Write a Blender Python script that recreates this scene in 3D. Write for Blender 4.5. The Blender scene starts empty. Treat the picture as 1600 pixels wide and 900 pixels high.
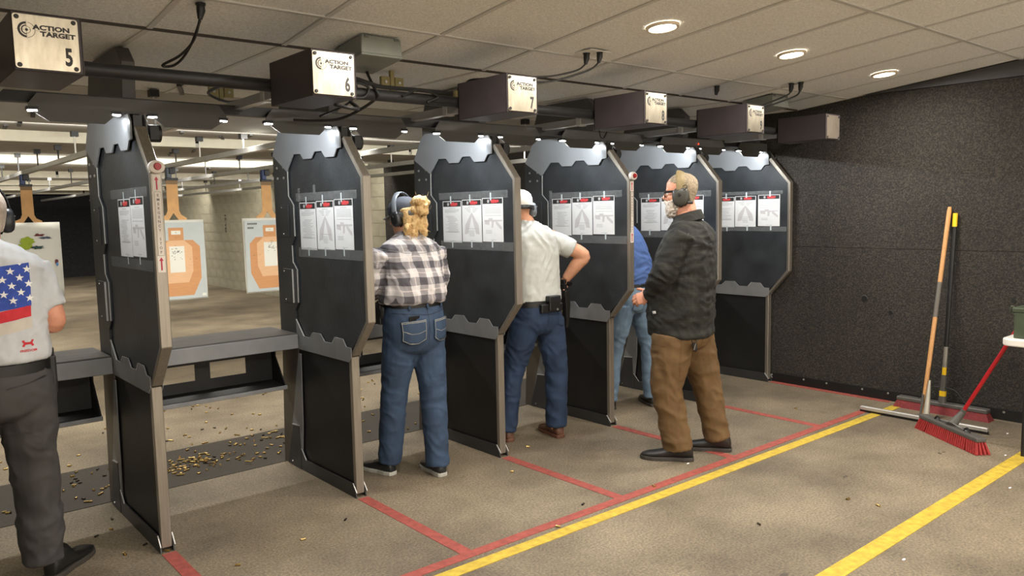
import bpy, bmesh, math, random
from mathutils import Vector, Matrix, noise
from mathutils.bvhtree import BVHTree
random.seed(7)
R = math.radians
SC = bpy.context.scene
COL = SC.collection

# ---------------------------------------------------------------- camera
cam_d = bpy.data.cameras.new('camera')
cam_d.sensor_width = 36.0
cam_d.lens = 1224.8 / 1600 * 36.0
cam_d.clip_start = 0.05
cam = bpy.data.objects.new('camera', cam_d)
COL.objects.link(cam)
a, b, c = R(40.2918), R(-5.702), R(-1.1281)
fw = Vector((math.sin(a) * math.cos(b), math.cos(a) * math.cos(b), math.sin(b)))
rt = Vector((math.cos(a), -math.sin(a), 0))
up = rt.cross(fw)
r2 = math.cos(c) * rt + math.sin(c) * up
u2 = -math.sin(c) * rt + math.cos(c) * up
cam.matrix_world = Matrix(((r2.x, u2.x, -fw.x, 0), (r2.y, u2.y, -fw.y, 0), (r2.z, u2.z, -fw.z, 1.59), (0, 0, 0, 1)))
SC.camera = cam

# ---------------------------------------------------------------- world, exposure, lamps
w = bpy.data.worlds.new('world')
SC.world = w
w.use_nodes = True
w.node_tree.nodes['Background'].inputs[0].default_value = (0.6, 0.6, 0.62, 1)
w.node_tree.nodes['Background'].inputs[1].default_value = 0.02
SC.view_settings.view_transform = 'Standard'
SC.view_settings.look = 'None'
SC.view_settings.gamma = 1
SC.view_settings.exposure = -0.08
SC.view_settings.use_curve_mapping = False

DOWNLIGHT_W = 22.0
HOOD_W = 11.5
RANGE_W = 230.0

def area(name, loc, rot, sx, sy, power, color, shape='RECTANGLE', spread=180):
    d = bpy.data.lights.new(name, 'AREA')
    d.shape = shape
    d.size = sx
    d.size_y = sy
    d.energy = power
    d.color = color
    d.spread = R(spread)
    o = bpy.data.objects.new(name, d)
    COL.objects.link(o)
    o.location = loc
    o.rotation_euler = rot
    return o

# strip lamps of the range behind the ceiling baffles, aimed down the range
for y, k in ((6.26, 0.8), (10.14, 0.7), (10.95, 0.6), (14.5, 1.1), (17.85, 1.1)):
    area('range_lamp_or_fill', (1.6, y, 2.235), (R(8 if y < 7 else 45), 0, 0), 9.0, 0.12, RANGE_W * k, (1.0, 0.96, 0.88), spread=150)
# added forward fill, no real fixture, lighting the targets and the next baffle face
area('range_lamp_or_fill', (1.6, 6.32, 2.225), (R(82), 0, 0), 9.0, 0.08, 48.0, (1.0, 0.96, 0.88), spread=120)

def slope_z(y):
    return 2.74979 - 0.1005 * y if y < 3.61 else 2.387

# ---------------------------------------------------------------- materials
def lin(c):
    r = []
    for v in c[:3]:
        v = v / 255.0
        r.append(v / 12.92 if v <= 0.04045 else ((v + 0.055) / 1.055) ** 2.4)
    return (r[0], r[1], r[2], 1)

MATS = {}
def mat(name, col, rough=0.6, metal=0.0, var=0.0, scale=20.0, bump=0.0, bscale=None, col2=None, spec=None, stretch=None, alpha=1.0, detail=4, emit=None, estr=0, bdist=0.01):
    if name in MATS:
        return MATS[name]
    m = bpy.data.materials.new(name)
    m.use_nodes = True
    nt = m.node_tree
    bs = nt.nodes['Principled BSDF']
    bs.inputs['Roughness'].default_value = rough
    bs.inputs['Metallic'].default_value = metal
    if spec is not None:
        bs.inputs['Specular IOR Level'].default_value = spec
    base = lin(col)
    tc = nt.nodes.new('ShaderNodeTexCoord')
    mp = nt.nodes.new('ShaderNodeMapping')
    nt.links.new(tc.outputs['Object'], mp.inputs[0])
    if stretch:
        mp.inputs['Scale'].default_value = stretch
    nz = nt.nodes.new('ShaderNodeTexNoise')
    nz.inputs['Scale'].default_value = scale
    nz.inputs['Detail'].default_value = detail
    nt.links.new(mp.outputs[0], nz.inputs['Vector'])
    cr = nt.nodes.new('ShaderNodeValToRGB')
    nt.links.new(nz.outputs['Fac'], cr.inputs[0])
    if col2 is not None:
        lo, hi = base, lin(col2)
    else:
        lo = tuple(max(0, v * (1 - var)) for v in base[:3]) + (1,)
        hi = tuple(min(1, v * (1 + var)) for v in base[:3]) + (1,)
    cr.color_ramp.elements[0].position = 0.3
    cr.color_ramp.elements[1].position = 0.7
    cr.color_ramp.elements[0].color = lo
    cr.color_ramp.elements[1].color = hi
    nt.links.new(cr.outputs[0], bs.inputs['Base Color'])
    if bump:
        n2 = nt.nodes.new('ShaderNodeTexNoise')
        n2.inputs['Scale'].default_value = bscale or scale * 3
        n2.inputs['Detail'].default_value = 6
        nt.links.new(mp.outputs[0], n2.inputs['Vector'])
        bp = nt.nodes.new('ShaderNodeBump')
        bp.inputs['Strength'].default_value = bump
        bp.inputs['Distance'].default_value = bdist
        nt.links.new(n2.outputs['Fac'], bp.inputs['Height'])
        nt.links.new(bp.outputs[0], bs.inputs['Normal'])
    if alpha < 1:
        bs.inputs['Alpha'].default_value = alpha
    if emit:
        bs.inputs['Emission Color'].default_value = lin(emit)
        bs.inputs['Emission Strength'].default_value = estr
    MATS[name] = m
    return m

M = {}
M['panel'] = mat('black_panel', (46, 49, 52), 0.42, 0, 0.35, 5.0, 0.15, 60)
M['panel_low'] = mat('lower_panel', (20, 20, 21), 0.55, 0, 0.4, 4.0, 0.08, 60)
M['steel_dark'] = mat('dark_powder_steel', (52, 52, 53), 0.42, 0.1, 0.12, 8)
M['steel_grey'] = mat('grey_powder_steel', (126, 127, 128), 0.42, 0.15, 0.1, 8)
M['hood'] = mat('hood_grey', (128, 131, 134), 0.4, 0.1, 0.06, 6)
M['edge'] = mat('bare_edge_steel', (185, 185, 182), 0.4, 0.3, 0.05, 8)
M['frame'] = mat('brushed_frame_steel', (150, 143, 132), 0.4, 0.7, 0.12, 5, stretch=(20, 20, 1))
M['post_low'] = mat('post_steel', (98, 92, 84), 0.45, 0.5, 0.1, 5)
M['bolt'] = mat('bolt_steel', (190, 190, 188), 0.3, 0.8, 0.05)
M['bar'] = mat('light_bar_steel', (72, 71, 68), 0.5, 0.05, 0.08, 9)
M['blackmetal'] = mat('black_metal', (34, 34, 35), 0.5, 0.1, 0.2, 12)
M['signbox'] = mat('sign_box_dark', (64, 57, 58), 0.5, 0.1, 0.1, 10)
M['plate'] = mat('brushed_plate', (178, 168, 148), 0.34, 0.95, 0.12, 14, col2=(206, 196, 176), stretch=(3, 3, 1))
M['plate_dim'] = mat('plain_wood_plate', (88, 80, 70), 0.6, 0.1, 0.15, 14, stretch=(3, 3, 1))
M['ink'] = mat('black_ink', (38, 36, 36), 0.5)
M['alu'] = mat('aluminium_rail', (165, 165, 162), 0.38, 0.6, 0.08, 6)
M['rod'] = mat('white_rod', (200, 196, 186), 0.5, 0.1)
M['cable'] = mat('black_cable', (22, 22, 22), 0.5)
M['outlet'] = mat('tan_outlet', (150, 140, 95), 0.5)
M['jbox'] = mat('grey_box_paint', (128, 132, 124), 0.45, 0.05, 0.05)
M['paper'] = mat('white_paper', (225, 225, 224), 0.7, 0, 0.02, 30)
M['hdr'] = mat('header_black', (45, 44, 44), 0.6)
M['redink'] = mat('red_ink', (205, 70, 72), 0.6)
M['greyink'] = mat('grey_ink', (178, 178, 178), 0.7)
M['paleink'] = mat('pale_ink', (198, 194, 194), 0.7)
M['tape'] = mat('dusty_tape', (150, 152, 152), 0.25, 0, 0.3, 40, alpha=0.22)
M['tapew'] = mat('white_tape', (205, 214, 215), 0.5, alpha=0.85)
M['plasticw'] = mat('aged_white_plastic', (214, 206, 196), 0.45)
M['red'] = mat('button_red', (165, 38, 42), 0.4)
M['magenta'] = mat('arrow_red', (176, 30, 66), 0.5)
M['benchtop'] = mat('bench_top_rubber', (72, 68, 62), 0.6, 0, 0.25, 6, 0.1, 80, stretch=(1, 4, 4))
M['board'] = mat('cardboard', (208, 160, 104), 0.7, 0, 0.08, 12)
M['board_dark'] = mat('cardboard_tape', (140, 112, 78), 0.7)
M['tgt_grey'] = mat('target_grey', (188, 194, 192), 0.75, 0, 0.04, 10)
M['tgt_tan'] = mat('target_tan', (202, 146, 98), 0.75, 0, 0.06, 14, stretch=(1, 1, 8))
M['tgt_tan2'] = mat('target_light_tan', (222, 178, 136), 0.75, 0, 0.05, 14, stretch=(1, 1, 8))
M['tgt_white'] = mat('target_white', (226, 224, 212), 0.75)
M['blue'] = mat('carrier_blue', (44, 62, 108), 0.5)
M['brass'] = mat('brass_case', (190, 162, 104), 0.28, 0.85, 0.2, 60)
M['casedark'] = mat('dark_case', (70, 62, 50), 0.4, 0.6)
M['yellow'] = mat('yellow_line', (190, 162, 54), 0.7, 0, 0.22, 25, 0.15, 200)
M['redline'] = mat('red_line', (150, 72, 62), 0.75, 0, 0.22, 25, 0.15, 200)
M['redbristle'] = mat('red_bristle', (158, 40, 38), 0.6, 0, 0.3, 150, 0.5, 300, stretch=(1, 1, .05))
M['redpaint'] = mat('red_handle_paint', (170, 24, 32), 0.3)
M['wood'] = mat('wood_handle', (190, 140, 86), 0.5, 0, 0.15, 10, stretch=(20, 20, 1))
M['greyplastic'] = mat('dark_grey_plastic', (84, 82, 78), 0.5)
M['tablew'] = mat('white_table', (226, 222, 214), 0.5)
M['green'] = mat('olive_can', (66, 76, 58), 0.45, 0.1, 0.1)
M['yellowplastic'] = mat('yellow_grip', (240, 196, 30), 0.45)
M['tee_grid'] = mat('grid_steel', (200, 198, 192), 0.5, 0.1)
M['blockline'] = mat('mortar', (166, 161, 144), 0.9)
M['led'] = mat('led_lens', (255, 255, 255), 0.5, emit=(255, 255, 252), estr=20.0)
M['lamp'] = mat('downlight_lens', (255, 250, 240), 0.5, emit=(255, 246, 230), estr=26.0)
M['trimw'] = mat('downlight_trim', (220, 205, 185), 0.5)
M['redled'] = mat('red_led', (255, 60, 30), 0.5, emit=(255, 60, 30), estr=3.0)
# people
M['skin'] = mat('skin', (222, 164, 132), 0.5, 0, 0.08, 30, 0.05, 200)
M['skin2'] = mat('skin_ruddy', (214, 150, 122), 0.5, 0, 0.08, 30, 0.05, 200)
M['hair_grey'] = mat('hair_grey', (176, 162, 148), 0.6, 0, 0.3, 60, 0.6, 160, stretch=(1, 1, .3))
M['hair_blond'] = mat('hair_blond', (178, 138, 84), 0.55, 0, 0.35, 50, 0.6, 120, col2=(222, 192, 138))
M['hair_tan'] = mat('hair_sandy_grey', (152, 137, 114), 0.7, 0, 0.3, 70, 0.8, 160)
M['beard'] = mat('beard_white', (206, 196, 184), 0.7, 0, 0.25, 70, 0.7, 160)
M['tee_grey'] = mat('tshirt_grey', (190, 192, 194), 0.85, 0, 0.04, 40)
M['tee_grey2'] = mat('tshirt_ash', (186, 188, 184), 0.85, 0, 0.04, 40)
M['tee_blue'] = mat('tshirt_blue', (64, 90, 142), 0.85, 0, 0.06, 40)
M['jeans'] = mat('jeans_denim', (36, 52, 74), 0.8, 0, 0.2, 8, 0.15, 500, col2=(52, 72, 98))
M['jeans2'] = mat('jeans_dark_blue', (24, 40, 64), 0.8, 0, 0.25, 8, 0.15, 500, col2=(36, 56, 84))
M['jeans3'] = mat('jeans_washed', (84, 106, 128), 0.8, 0, 0.2, 10, 0.15, 500, col2=(112, 134, 154))
M['charcoal'] = mat('charcoal_pants', (60, 58, 57), 0.75, 0, 0.1, 12, 0.1, 400)
M['duck'] = mat('brown_duck_pants', (98, 74, 43), 0.8, 0, 0.12, 12, 0.12, 400)
M['stitch'] = mat('stitching', (150, 150, 142), 0.8)
M['seam'] = mat('dark_seam', (30, 42, 58), 0.8)
M['leather'] = mat('black_leather', (22, 22, 22), 0.45, 0, 0.2, 20)
M['leatherb'] = mat('brown_leather', (96, 62, 46), 0.5, 0, 0.2, 20)
M['shoeblack'] = mat('shoe_black', (34, 30, 28), 0.4, 0, 0.2, 20)
M['sole'] = mat('sole_rubber', (58, 54, 50), 0.6)
M['solew'] = mat('sole_light', (170, 168, 160), 0.6)
M['muff'] = mat('muff_black', (34, 36, 38), 0.35, 0.05, 0.1)
M['muffg'] = mat('muff_grey', (110, 116, 122), 0.3, 0.2, 0.1)
M['khaki'] = mat('muff_khaki', (128, 112, 76), 0.6, 0, 0.15, 30)
M['capw'] = mat('white_cap', (232, 228, 220), 0.85)
M['capd'] = mat('dark_cap', (66, 70, 78), 0.8, 0, 0.15, 30)
M['capbrim'] = mat('grey_brim', (150, 152, 152), 0.7)
M['phone'] = mat('phone_glass', (18, 18, 20), 0.2)
M['eye'] = mat('eye_white', (232, 228, 222), 0.2)
M['iris'] = mat('iris', (60, 48, 38), 0.2)
M['glassframe'] = mat('black_frame', (18, 18, 18), 0.4)
M['flagblue'] = mat('flag_blue', (48, 74, 160), 0.8, 0, 0.2, 30)
M['flagred'] = mat('flag_red', (196, 44, 54), 0.8, 0, 0.08, 30)
M['flagwhite'] = mat('flag_white', (232, 230, 226), 0.8)
M['flagcream'] = mat('flag_cream', (196, 188, 176), 0.8)
M['pistol'] = mat('pistol_black', (26, 26, 28), 0.4, 0.3)
M['keys'] = mat('key_steel', (90, 86, 82), 0.35, 0.8)

def plaid(name, c0, c1, c2, sx, sz, w1=0.42, fine=None):
    m = bpy.data.materials.new(name)
    m.use_nodes = True
    nt = m.node_tree
    bs = nt.nodes['Principled BSDF']
    bs.inputs['Roughness'].default_value = 0.85
    tc = nt.nodes.new('ShaderNodeTexCoord')
    sep = nt.nodes.new('ShaderNodeSeparateXYZ')
    nz = nt.nodes.new('ShaderNodeTexNoise')
    nz.inputs['Scale'].default_value = 6
    mixv = nt.nodes.new('ShaderNodeVectorMath'); mixv.operation = 'MULTIPLY_ADD'
    nt.links.new(tc.outputs['Object'], nz.inputs['Vector'])
    nt.links.new(nz.outputs['Color'], mixv.inputs[0])
    mixv.inputs[1].default_value = (0.03, 0.03, 0.03)
    nt.links.new(tc.outputs['Object'], mixv.inputs[2])
    nt.links.new(mixv.outputs[0], sep.inputs[0])
    def stripe(sock, per, width, off=0.0):
        mu = nt.nodes.new('ShaderNodeMath'); mu.operation = 'MULTIPLY_ADD'
        mu.inputs[1].default_value = 1.0 / per; mu.inputs[2].default_value = off
        nt.links.new(sock, mu.inputs[0])
        fr = nt.nodes.new('ShaderNodeMath'); fr.operation = 'FRACT'
        nt.links.new(mu.outputs[0], fr.inputs[0])
        lt = nt.nodes.new('ShaderNodeMath'); lt.operation = 'LESS_THAN'
        lt.inputs[1].default_value = width
        nt.links.new(fr.outputs[0], lt.inputs[0])
        return lt.outputs[0]
    xy = nt.nodes.new('ShaderNodeMath'); xy.operation = 'MULTIPLY_ADD'
    xy.inputs[1].default_value = 0.55
    nt.links.new(sep.outputs['Y'], xy.inputs[0]); nt.links.new(sep.outputs['X'], xy.inputs[2])
    sxs = stripe(xy.outputs[0], sx, w1)
    szs = stripe(sep.outputs['Z'], sz, w1)
    ad = nt.nodes.new('ShaderNodeMath'); ad.operation = 'ADD'
    nt.links.new(sxs, ad.inputs[0]); nt.links.new(szs, ad.inputs[1])
    hf = nt.nodes.new('ShaderNodeMath'); hf.operation = 'MULTIPLY'; hf.inputs[1].default_value = 0.5
    nt.links.new(ad.outputs[0], hf.inputs[0])
    cr = nt.nodes.new('ShaderNodeValToRGB')
    cr.color_ramp.interpolation = 'CONSTANT'
    e = cr.color_ramp.elements
    e[0].position = 0; e[0].color = lin(c0)
    e[1].position = 0.4; e[1].color = lin(c1)
    k = e.new(0.8); k.color = lin(c2)
    nt.links.new(hf.outputs[0], cr.inputs[0])
    out = cr.outputs[0]
    if fine:
        f1 = stripe(xy.outputs[0], sx, 0.06, 0.3); f2 = stripe(sep.outputs['Z'], sz, 0.06, 0.3)
        mx = nt.nodes.new('ShaderNodeMath'); mx.operation = 'MAXIMUM'
        nt.links.new(f1, mx.inputs[0]); nt.links.new(f2, mx.inputs[1])
        ml = nt.nodes.new('ShaderNodeMath'); ml.operation = 'MULTIPLY'; ml.inputs[1].default_value = 0.5
        nt.links.new(mx.outputs[0], ml.inputs[0])
        mc = nt.nodes.new('ShaderNodeMix'); mc.data_type = 'RGBA'
        nt.links.new(ml.outputs[0], mc.inputs['Factor'])
        nt.links.new(out, mc.inputs['A']); mc.inputs['B'].default_value = lin(fine)
        out = mc.outputs['Result']
    nt.links.new(out, bs.inputs['Base Color'])
    return m
M['plaid'] = plaid('plaid_flannel', (202, 198, 198), (146, 142, 145), (82, 80, 86), 0.098, 0.098, 0.45, (222, 212, 206))
M['jacket'] = plaid('jacket_plaid', (34, 34, 29), (28, 28, 24), (20, 20, 18), 0.07, 0.085, 0.5, (48, 48, 41))

def floor_mat(name, dark, light, speck, sc=1.0):
    m = bpy.data.materials.new(name)
    m.use_nodes = True
    nt = m.node_tree
    L = nt.links.new
    bs = nt.nodes['Principled BSDF']
    bs.inputs['Roughness'].default_value = 0.7
    tc = nt.nodes.new('ShaderNodeTexCoord')
    big = nt.nodes.new('ShaderNodeTexNoise'); big.inputs['Scale'].default_value = 1.3 * sc; big.inputs['Detail'].default_value = 6
    big.inputs['Roughness'].default_value = 0.6
    L(tc.outputs['Object'], big.inputs['Vector'])
    cr = nt.nodes.new('ShaderNodeValToRGB')
    cr.color_ramp.elements[0].position = 0.33; cr.color_ramp.elements[0].color = lin(dark)
    cr.color_ramp.elements[1].position = 0.68; cr.color_ramp.elements[1].color = lin(light)
    L(big.outputs['Fac'], cr.inputs[0])
    fine = nt.nodes.new('ShaderNodeTexNoise'); fine.inputs['Scale'].default_value = 85; fine.inputs['Detail'].default_value = 3
    L(tc.outputs['Object'], fine.inputs['Vector'])
    fr = nt.nodes.new('ShaderNodeValToRGB')
    fr.color_ramp.elements[0].position = 0.35; fr.color_ramp.elements[0].color = (0.64, 0.64, 0.64, 1)
    fr.color_ramp.elements[1].position = 0.7; fr.color_ramp.elements[1].color = (1.3, 1.28, 1.22, 1)
    L(fine.outputs['Fac'], fr.inputs[0])
    mu = nt.nodes.new('ShaderNodeMix'); mu.data_type = 'RGBA'; mu.blend_type = 'MULTIPLY'
    mu.inputs['Factor'].default_value = 1.0
    L(cr.outputs[0], mu.inputs['A']); L(fr.outputs[0], mu.inputs['B'])
    vo = nt.nodes.new('ShaderNodeTexNoise'); vo.inputs['Scale'].default_value = 9; vo.inputs['Detail'].default_value = 5
    L(tc.outputs['Object'], vo.inputs['Vector'])
    sr = nt.nodes.new('ShaderNodeValToRGB')
    sr.color_ramp.elements[0].position = 0.66; sr.color_ramp.elements[0].color = (0, 0, 0, 1)
    sr.color_ramp.elements[1].position = 0.74; sr.color_ramp.elements[1].color = (0.45, 0.45, 0.45, 1)
    L(vo.outputs['Fac'], sr.inputs[0])
    m2 = nt.nodes.new('ShaderNodeMix'); m2.data_type = 'RGBA'
    L(sr.outputs[0], m2.inputs['Factor']); L(mu.outputs['Result'], m2.inputs['A']); m2.inputs['B'].default_value = lin(speck)
    L(m2.outputs['Result'], bs.inputs['Base Color'])
    bp = nt.nodes.new('ShaderNodeBump'); bp.inputs['Strength'].default_value = 0.25; bp.inputs['Distance'].default_value = 0.004
    L(fine.outputs['Fac'], bp.inputs['Height']); L(bp.outputs[0], bs.inputs['Normal'])
    return m
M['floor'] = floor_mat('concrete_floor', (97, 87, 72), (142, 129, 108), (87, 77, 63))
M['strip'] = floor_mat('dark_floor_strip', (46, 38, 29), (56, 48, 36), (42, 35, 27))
M['foam'] = None
def foam_mat():
    m = bpy.data.materials.new('black_rubber_foam')
    m.use_nodes = True
    nt = m.node_tree; L = nt.links.new
    bs = nt.nodes['Principled BSDF']; bs.inputs['Roughness'].default_value = 0.9
    tc = nt.nodes.new('ShaderNodeTexCoord')
    f = nt.nodes.new('ShaderNodeTexNoise'); f.inputs['Scale'].default_value = 95; f.inputs['Detail'].default_value = 4
    L(tc.outputs['Object'], f.inputs['Vector'])
    cr = nt.nodes.new('ShaderNodeValToRGB')
    cr.color_ramp.elements[0].position = 0.42; cr.color_ramp.elements[0].color = lin((36, 34, 32))
    cr.color_ramp.elements[1].position = 0.75; cr.color_ramp.elements[1].color = lin((76, 71, 63))
    L(f.outputs['Fac'], cr.inputs[0])
    g = nt.nodes.new('ShaderNodeTexNoise'); g.inputs['Scale'].default_value = 1.2; g.inputs['Detail'].default_value = 4
    L(tc.outputs['Object'], g.inputs['Vector'])
    gr = nt.nodes.new('ShaderNodeValToRGB')
    gr.color_ramp.elements[0].position = 0.3; gr.color_ramp.elements[0].color = (0.75, 0.72, 0.68, 1)
    gr.color_ramp.elements[1].position = 0.7; gr.color_ramp.elements[1].color = (1.1, 1.08, 1.05, 1)
    L(g.outputs['Fac'], gr.inputs[0])
    mu = nt.nodes.new('ShaderNodeMix'); mu.data_type = 'RGBA'; mu.blend_type = 'MULTIPLY'; mu.inputs['Factor'].default_value = 1
    L(cr.outputs[0], mu.inputs['A']); L(gr.outputs[0], mu.inputs['B'])
    L(mu.outputs['Result'], bs.inputs['Base Color'])
    bp = nt.nodes.new('ShaderNodeBump'); bp.inputs['Strength'].default_value = 0.8; bp.inputs['Distance'].default_value = 0.01
    L(f.outputs['Fac'], bp.inputs['Height']); L(bp.outputs[0], bs.inputs['Normal'])
    return m
M['foam'] = foam_mat()
M['tile'] = mat('ceiling_tile', (228, 227, 222), 0.9, 0, 0.16, 95, 0.4, 200)
M['tile_range'] = mat('range_ceiling', (178, 174, 166), 0.9, 0, 0.06, 6, 0.1, 120)
M['baffle'] = mat('baffle_face', (214, 208, 188), 0.9, 0, 0.06, 8, 0.1, 120)
M['block'] = mat('cmu_block', (150, 144, 124), 0.92, 0, 0.12, 5, 0.4, 90)
M['wallpaint'] = mat('plain_wall', (214, 212, 206), 0.9, 0, 0.05, 3)
M['berm'] = mat('rubber_berm', (24, 24, 26), 0.9, 0, 0.4, 14, 1.0, 20, bdist=0.06)

# ---------------------------------------------------------------- geometry helpers
class G:
    def __init__(s):
        s.v = []; s.f = []
    def add(s, vs, fs):
        n = len(s.v); s.v += [tuple(p) for p in vs]; s.f += [tuple(i + n for i in f) for f in fs]
        return s
    def box(s, lo, hi, mx=None):
        x0, y0, z0 = lo; x1, y1, z1 = hi
        vs = [Vector(p) for p in ((x0, y0, z0), (x1, y0, z0), (x1, y1, z0), (x0, y1, z0), (x0, y0, z1), (x1, y0, z1), (x1, y1, z1), (x0, y1, z1))]
        if mx: vs = [mx @ p for p in vs]
        return s.add(vs, [(0, 3, 2, 1), (4, 5, 6, 7), (0, 1, 5, 4), (1, 2, 6, 5), (2, 3, 7, 6), (3, 0, 4, 7)])
    def prism(s, poly, axis, lo, hi, mx=None):
        # poly: 2-D points in the other two axes (x->(y,z); y->(x,z); z->(x,y))
        def p3(p, t):
            if axis == 'x': return Vector((t, p[0], p[1]))
            if axis == 'y': return Vector((p[0], t, p[1]))
            return Vector((p[0], p[1], t))
        n = len(poly)
        vs = [p3(p, lo) for p in poly] + [p3(p, hi) for p in poly]
        if mx: vs = [mx @ p for p in vs]
        fs = [tuple(range(n)), tuple(range(2 * n - 1, n - 1, -1))]
        fs += [(i, i + n, (i + 1) % n + n, (i + 1) % n) for i in range(n)]
        return s.add(vs, fs)
    def cyl(s, p0, p1, r0, r1=None, n=12, cap=True):
        return s.tube([p0, p1], [r0, r0 if r1 is None else r1], n, cap)
    def tube(s, pts, rad, n=10, cap=True):
        pts = [Vector(p) for p in pts]
        if not isinstance(rad, (list, tuple)): rad = [rad] * len(pts)
        vs = []; prev = None
        for i, p in enumerate(pts):
            t = (pts[min(i + 1, len(pts) - 1)] - pts[max(i - 1, 0)])
            t = t.normalized() if t.length > 1e-9 else Vector((0, 0, 1))
            if prev is None:
                ref = Vector((0, 0, 1)) if abs(t.z) < 0.9 else Vector((1, 0, 0))
                u = t.cross(ref).normalized()
            else:
                u = (prev - t * prev.dot(t)).normalized()
            prev = u
            v = t.cross(u)
            r = rad[i]
            ra, rb = r if isinstance(r, (tuple, list)) else (r, r)
            for k in range(n):
                an = 2 * math.pi * k / n
                vs.append(p + u * (ra * math.cos(an)) + v * (rb * math.sin(an)))
        fs = []
        for i in range(len(pts) - 1):
            for k in range(n):
                k2 = (k + 1) % n
                fs.append((i * n + k, i * n + k2, (i + 1) * n + k2, (i + 1) * n + k))
        if cap:
            fs.append(tuple(range(n - 1, -1, -1)))
            fs.append(tuple(range((len(pts) - 1) * n, len(pts) * n)))
        return s.add(vs, fs)
    def loft(s, rings, cap=True):
        n = len(rings[0]); vs = [p for r in rings for p in r]; fs = []
        for i in range(len(rings) - 1):
            for k in range(n):
                k2 = (k + 1) % n
                fs.append((i * n + k, i * n + k2, (i + 1) * n + k2, (i + 1) * n + k))
        if cap:
            fs.append(tuple(range(n - 1, -1, -1))); fs.append(tuple(range((len(rings) - 1) * n, len(rings) * n)))
        return s.add(vs, fs)
    def ell(s, c, r, mx=None, n=14, m=9):
        c = Vector(c); rings = []
        for i in range(1, m):
            th = math.pi * i / m
            rings.append([Vector((r[0] * math.sin(th) * math.cos(2 * math.pi * k / n), r[1] * math.sin(th) * math.sin(2 * math.pi * k / n), -r[2] * math.cos(th))) for k in range(n)])
        vs = [Vector((0, 0, -r[2]))] + [p for q in rings for p in q] + [Vector((0, 0, r[2]))]
        if mx: vs = [mx @ p for p in vs]
        vs = [p + c for p in vs]
        fs = [(0, 1 + (k + 1) % n, 1 + k) for k in range(n)]
        for i in range(m - 2):
            for k in range(n):
                k2 = (k + 1) % n
                fs.append((1 + i * n + k, 1 + i * n + k2, 1 + (i + 1) * n + k2, 1 + (i + 1) * n + k))
        t = len(vs) - 1; b = 1 + (m - 2) * n
        fs += [(t, b + k, b + (k + 1) % n) for k in range(n)]
        return s.add(vs, fs)
    def quad(s, a, b, c, d):
        return s.add([a, b, c, d], [(0, 1, 2, 3)])
    def mesh(s, name, smooth=False, angle=35):
        me = bpy.data.meshes.new(name)
        me.from_pydata([tuple(p) for p in s.v], [], s.f)
        me.update()
        if smooth:
            bm = bmesh.new(); bm.from_mesh(me)
            bmesh.ops.recalc_face_normals(bm, faces=bm.faces)
            bm.to_mesh(me); bm.free()
            for p in me.polygons: p.use_smooth = True
            me.set_sharp_from_angle(angle=R(angle))
        else:
            bm = bmesh.new(); bm.from_mesh(me)
            bmesh.ops.recalc_face_normals(bm, faces=bm.faces)
            bm.to_mesh(me); bm.free()
        return me

def world_of(o):
    m = o.matrix_basis.copy()
    p = o.parent
    while p:
        m = p.matrix_basis @ m
        p = p.parent
    return m

def part(name, g, m, parent=None, smooth=False, bevel=0, seg=1, angle=35, label=None, kind=None):
    """g: a G in world coordinates (or a mesh already in world coordinates)."""
    me = g.mesh(name, smooth, angle) if isinstance(g, G) else g
    if parent is not None:
        me.transform(world_of(parent).inverted())
    me.materials.clear()
    me.materials.append(m)
    o = bpy.data.objects.new(name, me)
    COL.objects.link(o)
    if parent is not None: o.parent = parent
    if bevel:
        bv = o.modifiers.new('bevel', 'BEVEL'); bv.width = bevel; bv.segments = seg; bv.limit_method = 'ANGLE'; bv.angle_limit = R(30)
    if label: o['label'] = label
    if kind: o['kind'] = kind
    return o

def thing(name, label, cat, loc=(0, 0, 0), group=None, rz=0):
    o = bpy.data.objects.new(name, None)
    COL.objects.link(o)
    o.empty_display_size = 0.1
    o.location = loc
    o.rotation_euler = (0, 0, rz)
    o['label'] = label; o['category'] = cat
    if group: o['group'] = group
    return o

def tag(o, label, cat, group=None):
    o['label'] = label; o['category'] = cat
    if group: o['group'] = group
    return o

def struct(o):
    o['kind'] = 'structure'
    return o

def dup(root, loc, label, group=None):
    r = root.copy(); COL.objects.link(r); r.location = loc; r['label'] = label
    if group: r['group'] = group
    def rec(src, dst):
        for ch in list(src.children):
            cc = ch.copy(); COL.objects.link(cc); cc.parent = dst
            rec(ch, cc)
    rec(root, r)
    return r

TXT = {}
def text_mesh(s, size, xs=1.0, off=0.0, mid=True):
    key = (s, size, xs, off, mid)
    cu = bpy.data.curves.new('t', 'FONT')
    cu.body = s; cu.size = size; cu.offset = off
    cu.align_x = 'CENTER' if mid else 'LEFT'; cu.align_y = 'CENTER'
    cu.resolution_u = 3
    ob = bpy.data.objects.new('t', cu)
    COL.objects.link(ob)
    dg = bpy.context.evaluated_depsgraph_get()
    me = bpy.data.meshes.new_from_object(ob.evaluated_get(dg))
    bpy.data.objects.remove(ob)
    me.transform(Matrix.Diagonal((xs, 1, 1, 1)))
    return me

def add_mesh(g, me, mx):
    g.add([mx @ v.co for v in me.vertices], [tuple(p.vertices) for p in me.polygons])

def frame_mx(o, ux, uy):
    ux = Vector(ux).normalized(); uy = Vector(uy).normalized(); uz = ux.cross(uy)
    return Matrix(((ux.x, uy.x, uz.x, o[0]), (ux.y, uy.y, uz.y, o[1]), (ux.z, uy.z, uz.z, o[2]), (0, 0, 0, 1)))

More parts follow.
